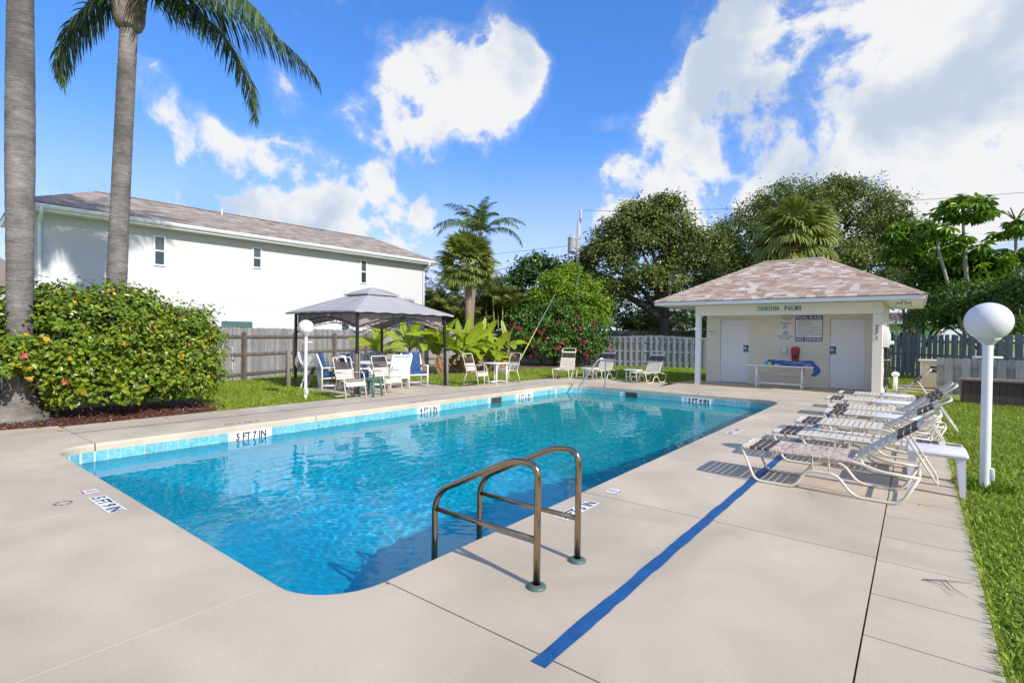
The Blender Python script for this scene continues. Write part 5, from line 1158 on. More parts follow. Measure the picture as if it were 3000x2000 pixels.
# standpipe
t = thing('standpipe', 'short white pipe with a rounded cap beside the hose', 'pipe', (-.50, 19.3, 0)); MB().tube([(0, 0, -.1), (0, 0, .45)], .055, 14).build('pipe', pvc, t); MB().sphere((0, 0, .47), .10, 18, 12, (1, 1, .85)).build('cap', resin, t)
# heat pump
hp = thing('pool_heater', 'beige pool heater cabinet with a dark control panel', 'heater', (.46, 20.65, .02))
MB().rbox((.01, 0, .44), (.78, .76, .80), .02).build('cabinet', beige, hp); MB().rbox((0, 0, .865), (.86, .82, .05), .015).build('top_cover', M('heater_top', (.62, .59, .50), .5), hp)
MB().box(-.405, -.385, -.34, .34, .10, .80).build('side_grille', dkgrille, hp); MB().box(-.36, .36, -.34, .34, 0, .04).build('base', dkgrille, hp)
MB().box(-.14, .15, -.392, -.382, .52, .70).build('control_panel', inkk, hp); MB().box(-.09, .03, -.396, -.392, .585, .65).build('display', M('display_grey', (.30, .16, .17), .3), hp); MB().box(.0, .16, -.388, -.382, .16, .20).build('nameplate', M('plate_silver', (.60, .62, .66), .3), hp)
for k in range(2): MB().box(-.31+.03*k, -.305+.03*k, -.386, -.38, .06, .82).build('seam', M('beige_seam', (.40, .37, .29), .5), hp)
# deck box / bench with dark vertical boards
ch = thing('deck_box', 'long dark brown wooden storage bench in front of the low screen fence', 'storage bench', (.9, 16.8, LAWN))
LB = 4.2; k = 0; x = 0
while x < LB: MB().box(x+.002, x+.128, 0, .02, 0, .585).build('board', woodd, ch); x += .131
y = .02
while y < .56: MB().box(-.02, .0, y+.002, y+.128, 0, .585).build('board', woodd, ch); y += .131
MB().box(0, LB, .56, .58, 0, .585).build('back_panel', woodd, ch); MB().box(.12, LB, -.012, .0, .50, .585).build('trim', woodd, ch)
x = -.05
while x < LB: MB().box(x+.0015, x+.138, -.05, .60, .59, .62).build('lid_board', woodl, ch); x += .14
MB().box(-.05, LB, -.072, -.051, .575, .618).build('lid_edge', woodl, ch)
MB().box(-.4, .62, 19.0, 20.4, LAWN, LAWN+.02).build('sandy_patch', sandm); bpy.data.objects['sandy_patch']['kind'] = 'structure'
# ------------------------------------------------------------------ utility pole and lines
up = thing('utility_pole', 'grey wooden utility pole with a transformer rising above the bougainvillea', 'utility pole', (-15.02, 25.1, 0))
MB().tube([(0, 0, -.3), (0, 0, 4), (.0, .03, 8.02)], [.15, .125, .10], 12).build('shaft', polew, up)
tr_ = MB().lathe([(.01, 0), (.20, .0), (.22, .05), (.22, .78), (.235, .80), (.235, .83), (.12, .88), (.01, .88)], 20, (-.31, -.19, 6.18)); tb_ = tr_.build('transformer', metalg, up)
for dx in (-.08, .09): MB().lathe([(.03, 0), (.05, .02), (.03, .05), (.045, .08), (.025, .12), (.04, .15), (.015, .24)], 10, (-.31+dx, -.19, 7.05)).build('bushing', metalg, tb_)
MB().lathe([(.06, 0), (.09, .03), (.05, .07), (.09, .11), (.05, .15), (.09, .19), (.05, .23), (.09, .27), (.05, .31), (.085, .36), (.05, .42), (.08, .50), (.02, .55)], 12, (.12, .03, 8.0)).build('insulator', M('insulator_grey', (.50, .49, .46), .4), up)
MB().obox((.1, .0, 7.92), (.30, .06, .08)).obox((-.15, -.10, 6.9), (.25, .16, .05)).obox((-.15, -.10, 6.4), (.25, .16, .05)).build('bracket', metalg, up)
MB().tube([(-.45, -.3, 5.6), (-.47, -.3, 6.3), (-.5, -.25, 6.9), (-.4, -.2, 7.1)], .015, 6).build('lead', cable, up)
def wire(pts, r, label, sag=.3, mat=cable, name='power_line'):
    m = MB()
    for a, b in zip(pts, pts[1:]):
        a, b = Vector(a), Vector(b); m.tube([a+(b-a)*k/14+V(0, 0, -4*sag*(k/14)*(1-k/14)) for k in range(15)], r, 5, caps=False)
    tag(m.build(name, mat), label, 'power line', 'overhead lines on the utility pole')
wire([(-15.2, 25.0, 6.15), (-37, 12.0, 3.6)], .018, 'thick cable sagging left from the transformer behind the palms', .9)
wire([(-15.15, 25.05, 4.93), (-36, 9.0, 3.55)], .022, 'upper black line running left from the pole, low over the palms', .2)
wire([(-15.15, 25.05, 4.25), (-36, 9.0, 2.9)], .022, 'lower black line running left from the pole, low over the palms', .15)
wire([(-14.95, 25.15, 4.93), (10, 34.8, 5.35)], .022, 'upper black line crossing in front of the big oak', .1); wire([(-14.95, 25.15, 4.25), (10, 34.8, 4.55)], .022, 'lower black line crossing in front of the big oak', .1)
wire([(-14.95, 25.15, 6.5), (10, 34.8, 6.4)], .014, 'thin upper wire crossing the oak crown', .5); wire([(-14.95, 25.15, 8.5), (12, 35.5, 8.6)], .010, 'topmost thin wire from the pole insulator', .5); wire([(-15.05, 25.1, 6.6), (-37, 12.5, 5.1)], .010, 'thin upper wire leading left from the pole', .3)
gw = thing('guy_wire', 'slanting steel guy wire with a yellow guard at its foot', 'guy wire', (-13.35, 17.2, 0)); ga_, gb_ = V(-13.35, 17.2, LAWN), V(-15.05, 25.0, 6.1); dd = gb_-ga_
MB().tube([ga_-V(-13.35, 17.2, 0), gb_-V(-13.35, 17.2, 0)], .010, 6).build('wire', guyc, gw); MB().tube([ga_+dd*.02-V(-13.35, 17.2, 0), ga_+dd*.31-V(-13.35, 17.2, 0)], .020, 8).build('guard', yellow, gw)

# ------------------------------------------------------------------ palms
def frond_mesh(name, L, a0, a1, nl, ll, hang, mat, seed, w=.028, side=.9, fold=.25, stem=.02, up=0.):
    """pinnate frond in local x-z: rachis from the origin, leaflets both sides"""
    r = np.random.default_rng(seed); P = [np.zeros(3)]; T = []; n = 22
    for i in range(n):
        t = i/(n-1); a = a0+(a1-a0)*t**1.25; d = np.array([math.cos(a), .0, math.sin(a)]); T.append(d); P.append(P[-1]+d*L/n)
    P = np.array(P[:-1]); T = np.array(T); Vs = []; Fs = []; tt = []
    for sgn in (-1, 1):
        for k in range(nl):
            t = .10+.89*(k+r.uniform(-.3, .3))/nl; f = min(max(t, 0), .999)*(n-1); i = int(f); q = f-i; j = min(i+1, n-1)
            p = P[i]*(1-q)+P[j]*q; tg = T[i]*(1-q)+T[j]*q; up_ = np.cross(tg, np.array([0, -1., 0])); sw = .35+.75*t
            d = unit(np.array([0, sgn*side, 0])+tg*sw*.8+up_*(up+r.normal(0, .18))); l_ = ll*(.45+.55*math.sin(pi*min(1, .15+.95*t))**.7)*r.uniform(.85, 1.12)
            if t > .9: l_ *= .75
            g_ = hang*r.uniform(.7, 1.3); sec = []; pt = p.copy(); dv = d.copy(); S_ = 4
            for m in range(S_):
                sec.append(pt.copy()); dv = unit(dv+np.array([0, 0, -g_*.42])); pt = pt+dv*l_/(S_-1)
            wv_ = unit(np.cross(d, up_+r.normal(0, .5, 3)*.6)); o = len(Vs); tv = float(np.clip(.45+r.normal(0, .22)+.2*(t-.5), 0, .9))
            for m, s in enumerate(sec):
                ww = w*(.55, 1, .8, .12)[m]; Vs += [s-wv_*ww*.5, s+wv_*ww*.5]; tt += [tv, tv]
            Fs += [(o+2*m, o+2*m+1, o+2*m+3, o+2*m+2) for m in range(S_-1)]
    o = len(Vs); k4 = 4
    for i in range(0, n):
        rr = stem*(1-i/n*.8); x_ = np.cross(T[i], [0, -1., 0])
        for a in range(k4): b = 2*pi*a/k4; Vs.append(P[i]+np.array([0, 1, 0])*math.cos(b)*rr+x_*math.sin(b)*rr); tt.append(.8)
    Fs += [(o+i*k4+a, o+i*k4+(a+1) % k4, o+(i+1)*k4+(a+1) % k4, o+(i+1)*k4+a) for i in range(n-1) for a in range(k4)]
    return npmesh(name, np.array(Vs), np.array(Fs), mat, False, np.array(tt))
def trunk(pts, rad, mat, parent, name='trunk', n=14, rough=.0, seg=24):
    P = bend(pts, 1.5, 8) if len(pts) > 2 else [Vector(pts[0]).lerp(Vector(pts[1]), k/seg) for k in range(seg+1)]
    m = len(P); rr = [rad(k/(m-1))*(1+random.uniform(-rough, rough)) for k in range(m)]; return MB().tube(P, rr, n).build(name, mat, parent)
QV = [frond_mesh('frond', 4.7, R_(-12), R_(-94), 150, .92, 1.1, palmm, 71, .036), frond_mesh('frond', 4.9, R_(2), R_(-60), 150, .95, 1.3, palmm, 72, .036), frond_mesh('frond', 3.0, R_(-38), R_(-100), 120, .70, 1.1, palmm, 73, .036)]
QF = [frond_mesh('frond', 4.3, R_(58), R_(-78), 92, .78, 1.0, palmm, s, .030) for s in (1, 2)]+[frond_mesh('frond', 4.4, R_(68), R_(-35), 92, .78, .9, palmm, 3, .030), frond_mesh('frond', 3.9, R_(60), R_(-98), 90, .72, 1.1, palmm, 4, .030)]
def put(me, parent, loc, az, roll=0, pitch=0, sc=1):
    o = link(me.name.split('.')[0], me, parent, loc); o.rotation_euler = (Matrix.Rotation(az, 3, 'Z') @ Matrix.Rotation(-pitch, 3, 'Y') @ Matrix.Rotation(roll, 3, 'X')).to_euler(); o.scale = (sc,)*3; return o
IR = math.atan2(.616, .788)   # azimuth of the picture's right
q2 = thing('queen_palm', 'queen palm leaning above the hedge with brown boots and hanging fronds', 'palm tree', (-14.08, 3.6, LAWN))
def r2(t): return .24-.03*t+.05*math.exp(-t*9)
nbk = 90
P_ = [Vector((.18*(k/nbk)**1.2, .23*(k/nbk)**1.2, 8.25*k/nbk)) for k in range(nbk+1)]
MB().tube(P_, [(.200-.030*(k/nbk)+.10*math.exp(-k/nbk*11))*(1+random.uniform(-.012, .012)-(.018 if k % 3 == 0 else 0)) for k in range(nbk+1)], 18).build('trunk', bark, q2)
bt = MB(); top = V(.18, .23, 8.2)
bt.tube([top+V(0, 0, z) for z in (0, .06, .2, .45, .7, .95, 1.25)], [.175, .25, .30, .31, .30, .27, .20], 16); q2b = bt.build('boot_mass', barkb, q2)
for k in range(16):
    a = k*2.4; z = .05+.055*k; d = V(math.cos(a), math.sin(a), 0); p = top+d*(.245)+V(0, 0, z); m = MB(); s_ = d.cross(V(0, 0, 1)); h_ = .42+.02*k
    vs = [p-s_*.16, p+s_*.16, p+s_*.09+d*.08+V(0, 0, h_), p-s_*.09+d*.08+V(0, 0, h_)]; vs2 = [v-d*.06 for v in vs]; m.add(vs+vs2, [(0, 1, 2, 3), (7, 6, 5, 4), (0, 4, 5, 1), (1, 5, 6, 2), (2, 6, 7, 3), (3, 7, 4, 0)]); m.build('boot', M('grey_boot', (.40, .38, .36), .85, col2=(.20, .17, .15), vs=5, stretch=(4, 4, 1)) if k % 3 else barkb, q2)
ct = top+V(.0, .0, 1.0)
for az, v in ((IR-.10, 0), (IR+.22, 1), (IR+pi+.55, 2), (IR-.35, 1), (IR+pi+.2, 2)): put(QV[v], q2, ct, az, random.uniform(-.1, .1), 0, 1)
specs = [ (IR+pi-.5, 2, .2, .9), (IR+.9, 2, .15, 1), (IR+1.5, 2, .12, .95), (IR+2.1, 2, .18, .95), (IR-.9, 2, .15, 1), (IR-1.5, 2, .12, 1), (IR-2.1, 2, .15, .95), (IR+2.7, 2, .25, .9), (IR+.5, 2, .3, .9), (IR-.45, 2, .35, .95), (IR-2.7, 2, .35, .9), (IR+pi, 2, .4, .85)]
for az, v, pt_, sc in specs: put(QF[v], q2, ct, az, random.uniform(-.25, .25), pt_, sc)
for k in range(5):
    m = MB(); a = random.uniform(0, 6.28); d = V(math.cos(a), math.sin(a), 0)
    m.tube([ct, ct+d*.35+V(0, 0, .1), ct+d*.6+V(0, 0, -.4)], [.02, .02, .008], 5); m.build('flower_stalk', inflm, q2)
q1 = thing('queen_palm', 'thick queen palm trunk at the left edge rising out of the hedge', 'palm tree', (-11.88, 1.76, LAWN))
P_ = [Vector((.05*k/110, 0, 10.6*k/110)) for k in range(111)]
MB().tube(P_, [(.168-.010*(k/110)+.36*math.exp(-k/110*42)+.03*math.exp(-((k/110-.45)/.2)**2))*(1+random.uniform(-.010, .010)-(.014 if k % 3 == 0 else 0)) for k in range(111)], 20).build('trunk', bark, q1)
ct1 = V(.05, 0, 11.0); MB().tube([V(.05, 0, 10.5), V(.05, 0, 10.8), V(.05, 0, 11.4)], [.22, .34, .22], 14).build('boot_mass', barkb, q1)
for k in range(10): put(QF[2], q1, ct1, k*2.4, random.uniform(-.2, .2), .15+.4*(k % 3)/2, .88)
# fan palms
def fan_mesh(name, nseg, R0, drp, mat, seed, ang=2.5, petiole=.9, wseg=.05):
    r = np.random.default_rng(seed); Vs = []; Fs = []; tt = []
    for k in range(nseg):
        a = -ang/2*1.0+ang*(k+.5)/nseg; a += r.normal(0, .02); L = R0*(.75+.25*math.cos(a*.75))*r.uniform(.9, 1.08); d = np.array([math.cos(a), math.sin(a), .10*math.cos(a*2)]); s = np.array([-math.sin(a), math.cos(a), 0]); o = len(Vs); p = np.array([petiole, 0, .0]); dv = d.copy(); tv = float(np.clip(.45+r.normal(0, .2), 0, .92)); q = r.uniform(.6, 1.4)
        for m, (f_, w_) in enumerate(((0, .25), (.33, 1), (.62, .8), (.84, .45), (1, .06))):
            if m: dv = unit(dv+np.array([0, 0, -drp*q*(.0, .12, .5, .95, 1.2)[m]])); p = p+dv*L*(0, .33, .29, .22, .16)[m]
            Vs += [p-s*wseg*w_, p+s*wseg*w_]; tt += [tv, tv]
        Fs += [(o+2*m, o+2*m+1, o+2*m+3, o+2*m+2) for m in range(4)]
    o = len(Vs); 
    for x in (0, petiole): 
        for b in range(4): Vs.append(np.array([x, .016*math.cos(b*pi/2), .016*math.sin(b*pi/2)-.0])); tt.append(.75)
    Fs += [(o+b, o+(b+1) % 4, o+4+(b+1) % 4, o+4+b) for b in range(4)]
    return npmesh(name, np.array(Vs), np.array(Fs), mat, False, np.array(tt))
def fan_palm(name, label, base, th, rad, n, fr, mat_tr, sc=1, crown_dz=0., spread=(-.9, 1.35), dead=0, kind='palm tree', lean=(0, 0)):
    t = thing(name, label, kind, base); tp = V(lean[0], lean[1], th)
    trunk([(0, 0, -.1), (lean[0]*.3, lean[1]*.3, th*.5), tp], lambda q: rad*(1.12-.2*q+(.28*max(0, q-.84)/.16)), mat_tr, t, rough=.03)
    for k in range(n):
        u_ = (k+.5)/n; el_ = spread[1]+(spread[0]-spread[1])*u_**.8; az = k*2.39996+random.uniform(-.2, .2)
        put(random.choice(fr), t, tp+V(0, 0, crown_dz*(1-u_)), az, random.uniform(-.4, .4), el_, sc*random.uniform(.88, 1.1))
    return t, tp
FANS = [fan_mesh('fan_frond', 34, .95, .42, sabalm, s, 2.9, .75) for s in (21, 22, 23)]
t, tp = fan_palm('cabbage_palm', 'cabbage palm with a full round head of fan leaves in front of the coconut palm', (-16.36, 17.7, LAWN), 4.55, .155, 54, FANS, barks, .96, .35, (-.55, 1.45), lean=(-.12, -.05))
for k in range(26):
    a = k*2.4; d = V(math.cos(a), math.sin(a), 0); z = -.75+.03*k; p = tp+d*.16+V(0, 0, z); m = MB(); m.tube([p, p+d*.10+V(0, 0, .22), p+d*.2+V(0, 0, .38)], [.035, .025, .01], 5); m.build('leaf_boot', barkb, t)
FANB = [fan_mesh('fan_frond', 44, 1.45, .8, sabalm, s, 3.0, 1.0, .06) for s in (31, 32, 33)]
t, tp = fan_palm('cabbage_palm', 'large cabbage palm with drooping fan leaves right behind the pool house roof', (-4.75, 28.1, LAWN), 5.75, .24, 54, FANB, barks, .95, .7, (-1.0, 1.35))
for k in range(7):
    az = R_(-100)+random.uniform(-.7, .9); d = V(math.cos(az), math.sin(az), 0); mb = MB(); base = tp+V(0, 0, .3)
    for j in range(46):
        f_ = random.uniform(.25, 1); p = base+d*(1.3*f_)+V(0, 0, .35*math.sin(f_*2.4)-.5*f_*f_); e = V(random.gauss(0, .22), random.gauss(0, .22), -.28); mb.tube([p, p+e], [.012, .004], 4)
    mb.build('flower_stalk', inflm, t)
# coconut palm
CF = [frond_mesh('frond', 3.3, R_(62), R_(-40), 70, .62, .55, cocom, s, .040, side=.8) for s in (41, 42)]+[frond_mesh('frond', 3.3, R_(40), R_(-75), 66, .60, .7, cocom, 43, .040)]
cp = thing('coconut_palm', 'taller coconut palm with arching fronds behind the cabbage palm', 'palm tree', (-19.72, 21.35, LAWN))
trunk([(0, 0, 0), (.1, .05, 3.5), (.42, .36, 7.2)], lambda q: .17-.05*q, barks, cp)
for k, (az, v, pt_, sc) in enumerate([(IR+.15, 0, -.1, .95), (IR-.5, 0, -.3, .9), (IR+pi-.1, 0, -.2, 1), (IR+pi+.6, 2, 0, 1), (IR+.9, 0, .35, .85), (IR+1.6, 0, .4, .9), (IR+2.4, 0, .3, .85), (IR-1.2, 0, .5, .85), (IR-1.9, 2, .1, .9), (IR+.4, 2, -.05, 1), (IR+pi-.7, 0, .65, .8), (IR+.6, 0, .75, .8), (IR-2.5, 0, .2, .95), (IR+1.2, 1, .9, .8)]): put(CF[v], cp, (.42, .36, 7.15), az, random.uniform(-.3, .3), pt_, sc)
# areca clusters
AF = [frond_mesh('frond', 2.3, R_(72), R_(-15), 44, .50, .5, arecam, s, .038, side=.8, up=.25, stem=.018) for s in (51, 52)]
def areca(label, base, hs, nst, spread, sc=1):
    t = thing('areca_palm', label, 'palm clump', base); 
    for k in range(nst):
        a = k*2.4; rr_ = spread*math.sqrt((k+.5)/nst); p = V(rr_*math.cos(a), rr_*math.sin(a), 0); h = random.uniform(*hs); q = p*1.45+V(0, 0, h)
        trunk([p, (p+q)/2+V(.05, 0, 0), q], lambda s: .055-.02*s, M('areca_stem', (.30, .30, .08), .6, var=.25, vs=5), t, 'stem', 8)
        for j in range(8): put(random.choice(AF), t, q, a+j*2.4, random.uniform(-.4, .4), random.uniform(-.25, .55), sc*random.uniform(.8, 1.1))
areca('dark areca palm clump standing against the right end of the white house', (-23.2, 21.4, LAWN), (1.6, 4.2), 11, 1.3, 1.0)
areca('areca palm clump with yellowing stems just left of the cabbage palm trunk', (-21.3, 22.6, LAWN), (1.3, 3.5), 9, 1.0, .95)
areca('yellow green areca palm right of the cabbage palm trunk', (-19.3, 23.4, LAWN), (2.2, 3.8), 5, .6, .9)
areca('low palm clump under the oak right of its trunk', (-9.3, 30.2, LAWN), (.6, 2.2), 7, 1.1, .8)
areca('low palm clump under the oak left of its trunk', (-13.2, 30.9, LAWN), (.6, 2.0), 7, 1.1, .8)
# ------------------------------------------------------------------ leafy trees and shrubs
def tree(name, label, cat, base, th, tr, blobs, ncl, per, spread, L, Wd, mat, tpl='dia', upness=.5, droop=.0, tmu=.42, bark_=None, limbs=None, stem=True, tint_sd=.2, shell=(.72, 1.03)):
    """blobs are given in world coordinates; foliage in clumps over them, limbs from the trunk to the blob centres"""
    t = thing(name, label, cat, base); b0 = np.array(base)
    B = [(x-b0[0], y-b0[1], z-b0[2], a, b, c) for x, y, z, a, b, c in blobs]
    P, O, cl_ = clumps(B, ncl, per, spread, shell=shell); n = len(P)
    ok = P[:, 2] > .05; P, O, cl_ = P[ok], O[ok], cl_[ok]; n = len(P)
    Nn = unit(O*.6+np.array([0, 0, upness])+rng.normal(0, .45, (n, 3))); Dd = unit(rng.normal(0, 1, (n, 3))+O*.7+np.array([0, 0, -droop]))
    Dd = unit(Dd-Nn*(Dd*Nn).sum(1, keepdims=True)*.8); ct_ = rng.normal(0, .12, ncl)[cl_]
    tint_ = np.clip(tmu+ct_+rng.normal(0, tint_sd, n), 0, .92); s = rng.uniform(.7, 1.25, n)
    leaves('foliage', P, Dd, Nn, L*s, Wd*s, mat, tint_, tpl, t, kind='stuff')
    bm_ = bark_ or barko
    if stem:
        tp = V(0, 0, th); m = MB(); m.tube([V(0, 0, -.2), V(.03, .02, th*.5), tp], [tr*1.25, tr, tr*.85], 12); m.build('trunk', bm_, t)
        k = 0
        for (x, y, z, a, b, c) in (limbs and [B[i] for i in limbs] or B):
            e = V(x, y, z); md = tp.lerp(e, .5)+V(random.gauss(0, .2), random.gauss(0, .2), .15*(e-tp).length*.5); m = MB(); m.tube(bend([tp-V(0, 0, .1), md, e], 1.0, 5), [tr*.62*(1-.11*i) if i < 8 else .02 for i in range(8)], 8); m.build('limb', bm_, t)
            for q in range(5):
                f_ = e+V(random.gauss(0, a*.5), random.gauss(0, b*.5), random.gauss(0, c*.45)); m = MB(); m.tube([e.lerp(md, random.uniform(0, .5)), e.lerp(f_, .5)+V(0, 0, .1), f_], [tr*.2, tr*.13, .008], 6); m.build('branch', bm_, t)
    return t
tree('live_oak', 'live oak with a dark leaning trunk between the two back fences', 'tree', (-11.18, 28.1, LAWN), 2.6, .30,
     [(-12.6, 27.4, 7.0, 2.0, 2.0, 1.6), (-13.9, 26.4, 5.6, 1.5, 1.6, 1.5), (-12.2, 27.3, 8.1, 1.2, 1.2, .9), (-10.5, 29.2, 5.6, 1.8, 1.6, 1.4), (-11.6, 27.3, 4.6, 1.6, 1.5, 1.0), (-13.6, 26.6, 4.0, 1.2, 1.2, .8), (-9.5, 30.2, 4.4, 1.3, 1.3, .8), (-11.0, 28.4, 7.4, 1.3, 1.3, 1.1), (-11.2, 28.0, 8.8, .8, .8, .6), (-9.6, 30.0, 6.6, 1.0, 1.0, .8), (-14.6, 26.0, 4.6, .8, .8, .6)], 600, 76, .27, .19, .095, oakm, 'dia', .5, shell=(.55, 1.15))
tree('live_oak', 'largest live oak with feathery twig tips behind the pool house', 'tree', (-6.0, 43.7, LAWN), 4.5, .5,
     [(-9.8, 41.0, 8.2, 3.0, 3.0, 2.6), (-7.2, 42.6, 10.6, 2.8, 2.8, 2.2), (-4.0, 45.2, 10.2, 3.2, 3.0, 2.4), (-1.6, 47.0, 8.2, 2.6, 2.6, 2.2), (-6.0, 43.0, 7.0, 3.0, 2.5, 2.0), (-2.6, 46.0, 6.0, 3.0, 2.5, 1.8), (-9.6, 41.0, 5.4, 2.6, 2.4, 1.8), (-11.4, 39.6, 6.6, 1.8, 1.8, 1.6), (-5.2, 44.2, 11.9, 1.8, 1.8, 1.1)], 780, 74, .42, .26, .10, oakm, 'dia', .35, -.3, shell=(.75, 1.12))
tree('sea_grape_tree', 'rounded dark green tree left of the utility pole', 'tree', (-18.3, 26.6, LAWN), 2.0, .18,
     [(-20.4, 24.8, 3.9, 1.6, 1.6, 1.3), (-18.6, 26.1, 4.9, 1.7, 1.7, 1.5), (-17.2, 27.2, 5.2, 1.3, 1.3, 1.1), (-19.4, 25.5, 2.6, 1.9, 1.6, 1.3), (-17.4, 27.0, 3.2, 1.7, 1.5, 1.4), (-21.0, 24.2, 2.4, 1.0, 1.2, 1.0)], 250, 62, .26, .20, .14, darkm, 'oval', .6, .1)
tree('lime_tree', 'bright yellow green tree growing round the utility pole', 'tree', (-14.2, 24.9, LAWN), 1.5, .10,
     [(-14.7, 22.9, 4.0, .85, .85, .95), (-13.9, 23.4, 3.3, .95, .9, .85), (-14.3, 23.2, 2.4, 1.0, .9, .9), (-13.4, 23.9, 2.3, .75, .8, .75), (-15.3, 22.4, 3.4, .7, .7, .8), (-14.4, 23.1, 4.75, .4, .4, .55), (-13.4, 23.8, 3.9, .4, .4, .5), (-13.0, 24.1, 3.0, .45, .45, .5), (-15.1, 22.6, 4.3, .45, .4, .45)], 270, 52, .20, .17, .07, limem, 'dia', .3, -.2, .5, shell=(.5, 1.2))
bg = tree('bougainvillea', 'bougainvillea bush with magenta flowers left of the white loungers', 'bush', (-14.9, 22.6, LAWN), .6, .08,
     [(-15.6, 21.6, 1.5, 1.0, 1.1, 1.1), (-14.8, 22.2, 2.1, 1.2, 1.1, 1.15), (-13.8, 22.9, 1.6, 1.2, 1.1, 1.2), (-13.1, 23.5, 1.1, .8, .9, .9), (-15.0, 21.9, .8, 1.5, 1.0, .9), (-13.7, 22.8, .8, 1.2, .9, .8), (-15.9, 21.3, 2.3, .5, .5, .5), (-14.2, 22.6, 3.0, .5, .5, .45), (-13.0, 23.5, 2.1, .5, .5, .5)], 390, 50, .17, .13, .085, bougm, 'oval', .4, .1, .5, shell=(.6, 1.18))
def inb(p): return any(((p.x-x)/a)**2+((p.y-y)/b)**2+((p.z-z)/c)**2 < .95 for x, y, z, a, b, c in BB)
BB = [(-15.6, 21.6, 1.5, 1.0, 1.1, 1.1), (-14.8, 22.2, 2.1, 1.2, 1.1, 1.15), (-13.8, 22.9, 1.6, 1.2, 1.1, 1.2), (-13.1, 23.5, 1.1, .8, .9, .9), (-15.0, 21.9, .8, 1.5, 1.0, .9), (-13.7, 22.8, .8, 1.2, .9, .8)]
cam_ = V(0, 0, 1.5)
for k in range(46):
    x, y, z, a, b, c = BB[random.choice((0, 1, 2, 2, 3, 4, 4, 5))]
    d = Vector(rdir(1)[0]); d = (d+(cam_-V(x, y, z)).normalized()*.9).normalized(); p = V(x+d.x*a*1.06, y+d.y*b*1.06, z+d.z*c*1.06)
    if p.z < .2 or p.z > 2.5: continue
    m = 16; P = np.array(p)-np.array([-14.9, 22.6, LAWN])+rng.normal(0, .05, (m, 3)); leaves('flower_cluster', P, rdir(m), rdir(m), .10, .085, magfl, np.full(m, .5), 'dia', bg)
tree('dark_hedge_tree', 'dark dense foliage behind the pale fence left of the oak', 'tree', (-15.6, 31.0, LAWN), 1.6, .12, [(-15.8, 31.0, 2.6, 1.6, 1.3, 1.6), (-17.6, 30.2, 3.2, 1.6, 1.3, 1.8), (-13.8, 31.8, 2.0, 1.3, 1.1, 1.2), (-13.2, 32.6, 3.6, 1.6, 1.3, 1.6)], 170, 60, .26, .17, .09, darkm, 'dia', .4)
tree('dark_hedge_tree', 'dark foliage behind the pale fence below the big oak', 'tree', (-8.6, 34.0, LAWN), 1.6, .12, [(-10.6, 33.6, 2.6, 2.0, 1.5, 1.8), (-7.8, 34.6, 3.0, 2.0, 1.5, 2.0), (-5.6, 36.0, 3.0, 1.8, 1.5, 2.0), (-3.4, 37.4, 3.2, 1.8, 1.5, 2.2)], 200, 60, .3, .19, .10, darkm, 'dia', .4)
tree('dark_hedge_tree', 'dark foliage behind the low back fence between the areca palms', 'tree', (-22.5, 24.6, LAWN), 1.4, .12, [(-25.0, 23.2, 2.4, 1.7, 1.3, 1.7), (-22.8, 25.0, 2.1, 1.7, 1.3, 1.5), (-20.9, 26.4, 2.0, 1.5, 1.3, 1.4)], 150, 60, .26, .17, .09, darkm, 'dia', .4)
tree('far_tree', 'distant tree mass closing the view behind the mint house', 'tree', (6, 66, LAWN), 2, .3, [(8, 64, 3.5, 5, 4, 3.2), (16, 60, 4, 5, 4, 3.5)], 160, 60, .6, .34, .17, darkm, 'dia', .4)
tree('far_tree', 'distant trees beyond the oaks', 'tree', (-22, 52, LAWN), 2, .3, [(-34, 44, 3.2, 5, 4, 3.0), (-26, 50, 3.0, 5, 4, 2.8), (-18, 54, 3.4, 5, 4, 3.2), (-42, 38, 3.2, 5, 4, 3.0)], 200, 60, .6, .34, .17, darkm, 'dia', .4)
tree('yellow_shrub', 'yellow green shrub leaning over the shaded back fence at the right', 'shrub', (2.0, 27.4, LAWN), 1.2, .08, [(1.5, 28.2, 2.9, 1.3, 1.0, 1.0), (2.9, 27.4, 2.7, 1.2, 1.0, 1.1), (.6, 29.4, 2.4, 1.0, .9, 1.0), (2.5, 26.0, 1.75, .9, .7, .6), (3.6, 26.6, 3.3, 1.0, 1.0, 1.0)], 260, 56, .18, .15, .075, bougm, 'dia', .3, -.1, .45, tint_sd=.3)
tree('green_shrub', 'dark glossy shrub at the corner beside the mint house', 'shrub', (.2, 30.6, LAWN), 1.2, .08, [(1.15, 30.6, 2.6, .9, 1.0, 1.1), (1.0, 31.2, 3.7, 1.1, 1.0, 1.0), (1.7, 31.0, 4.3, 1.3, 1.0, 1.0)], 170, 56, .2, .17, .09, darkm, 'oval', .4)
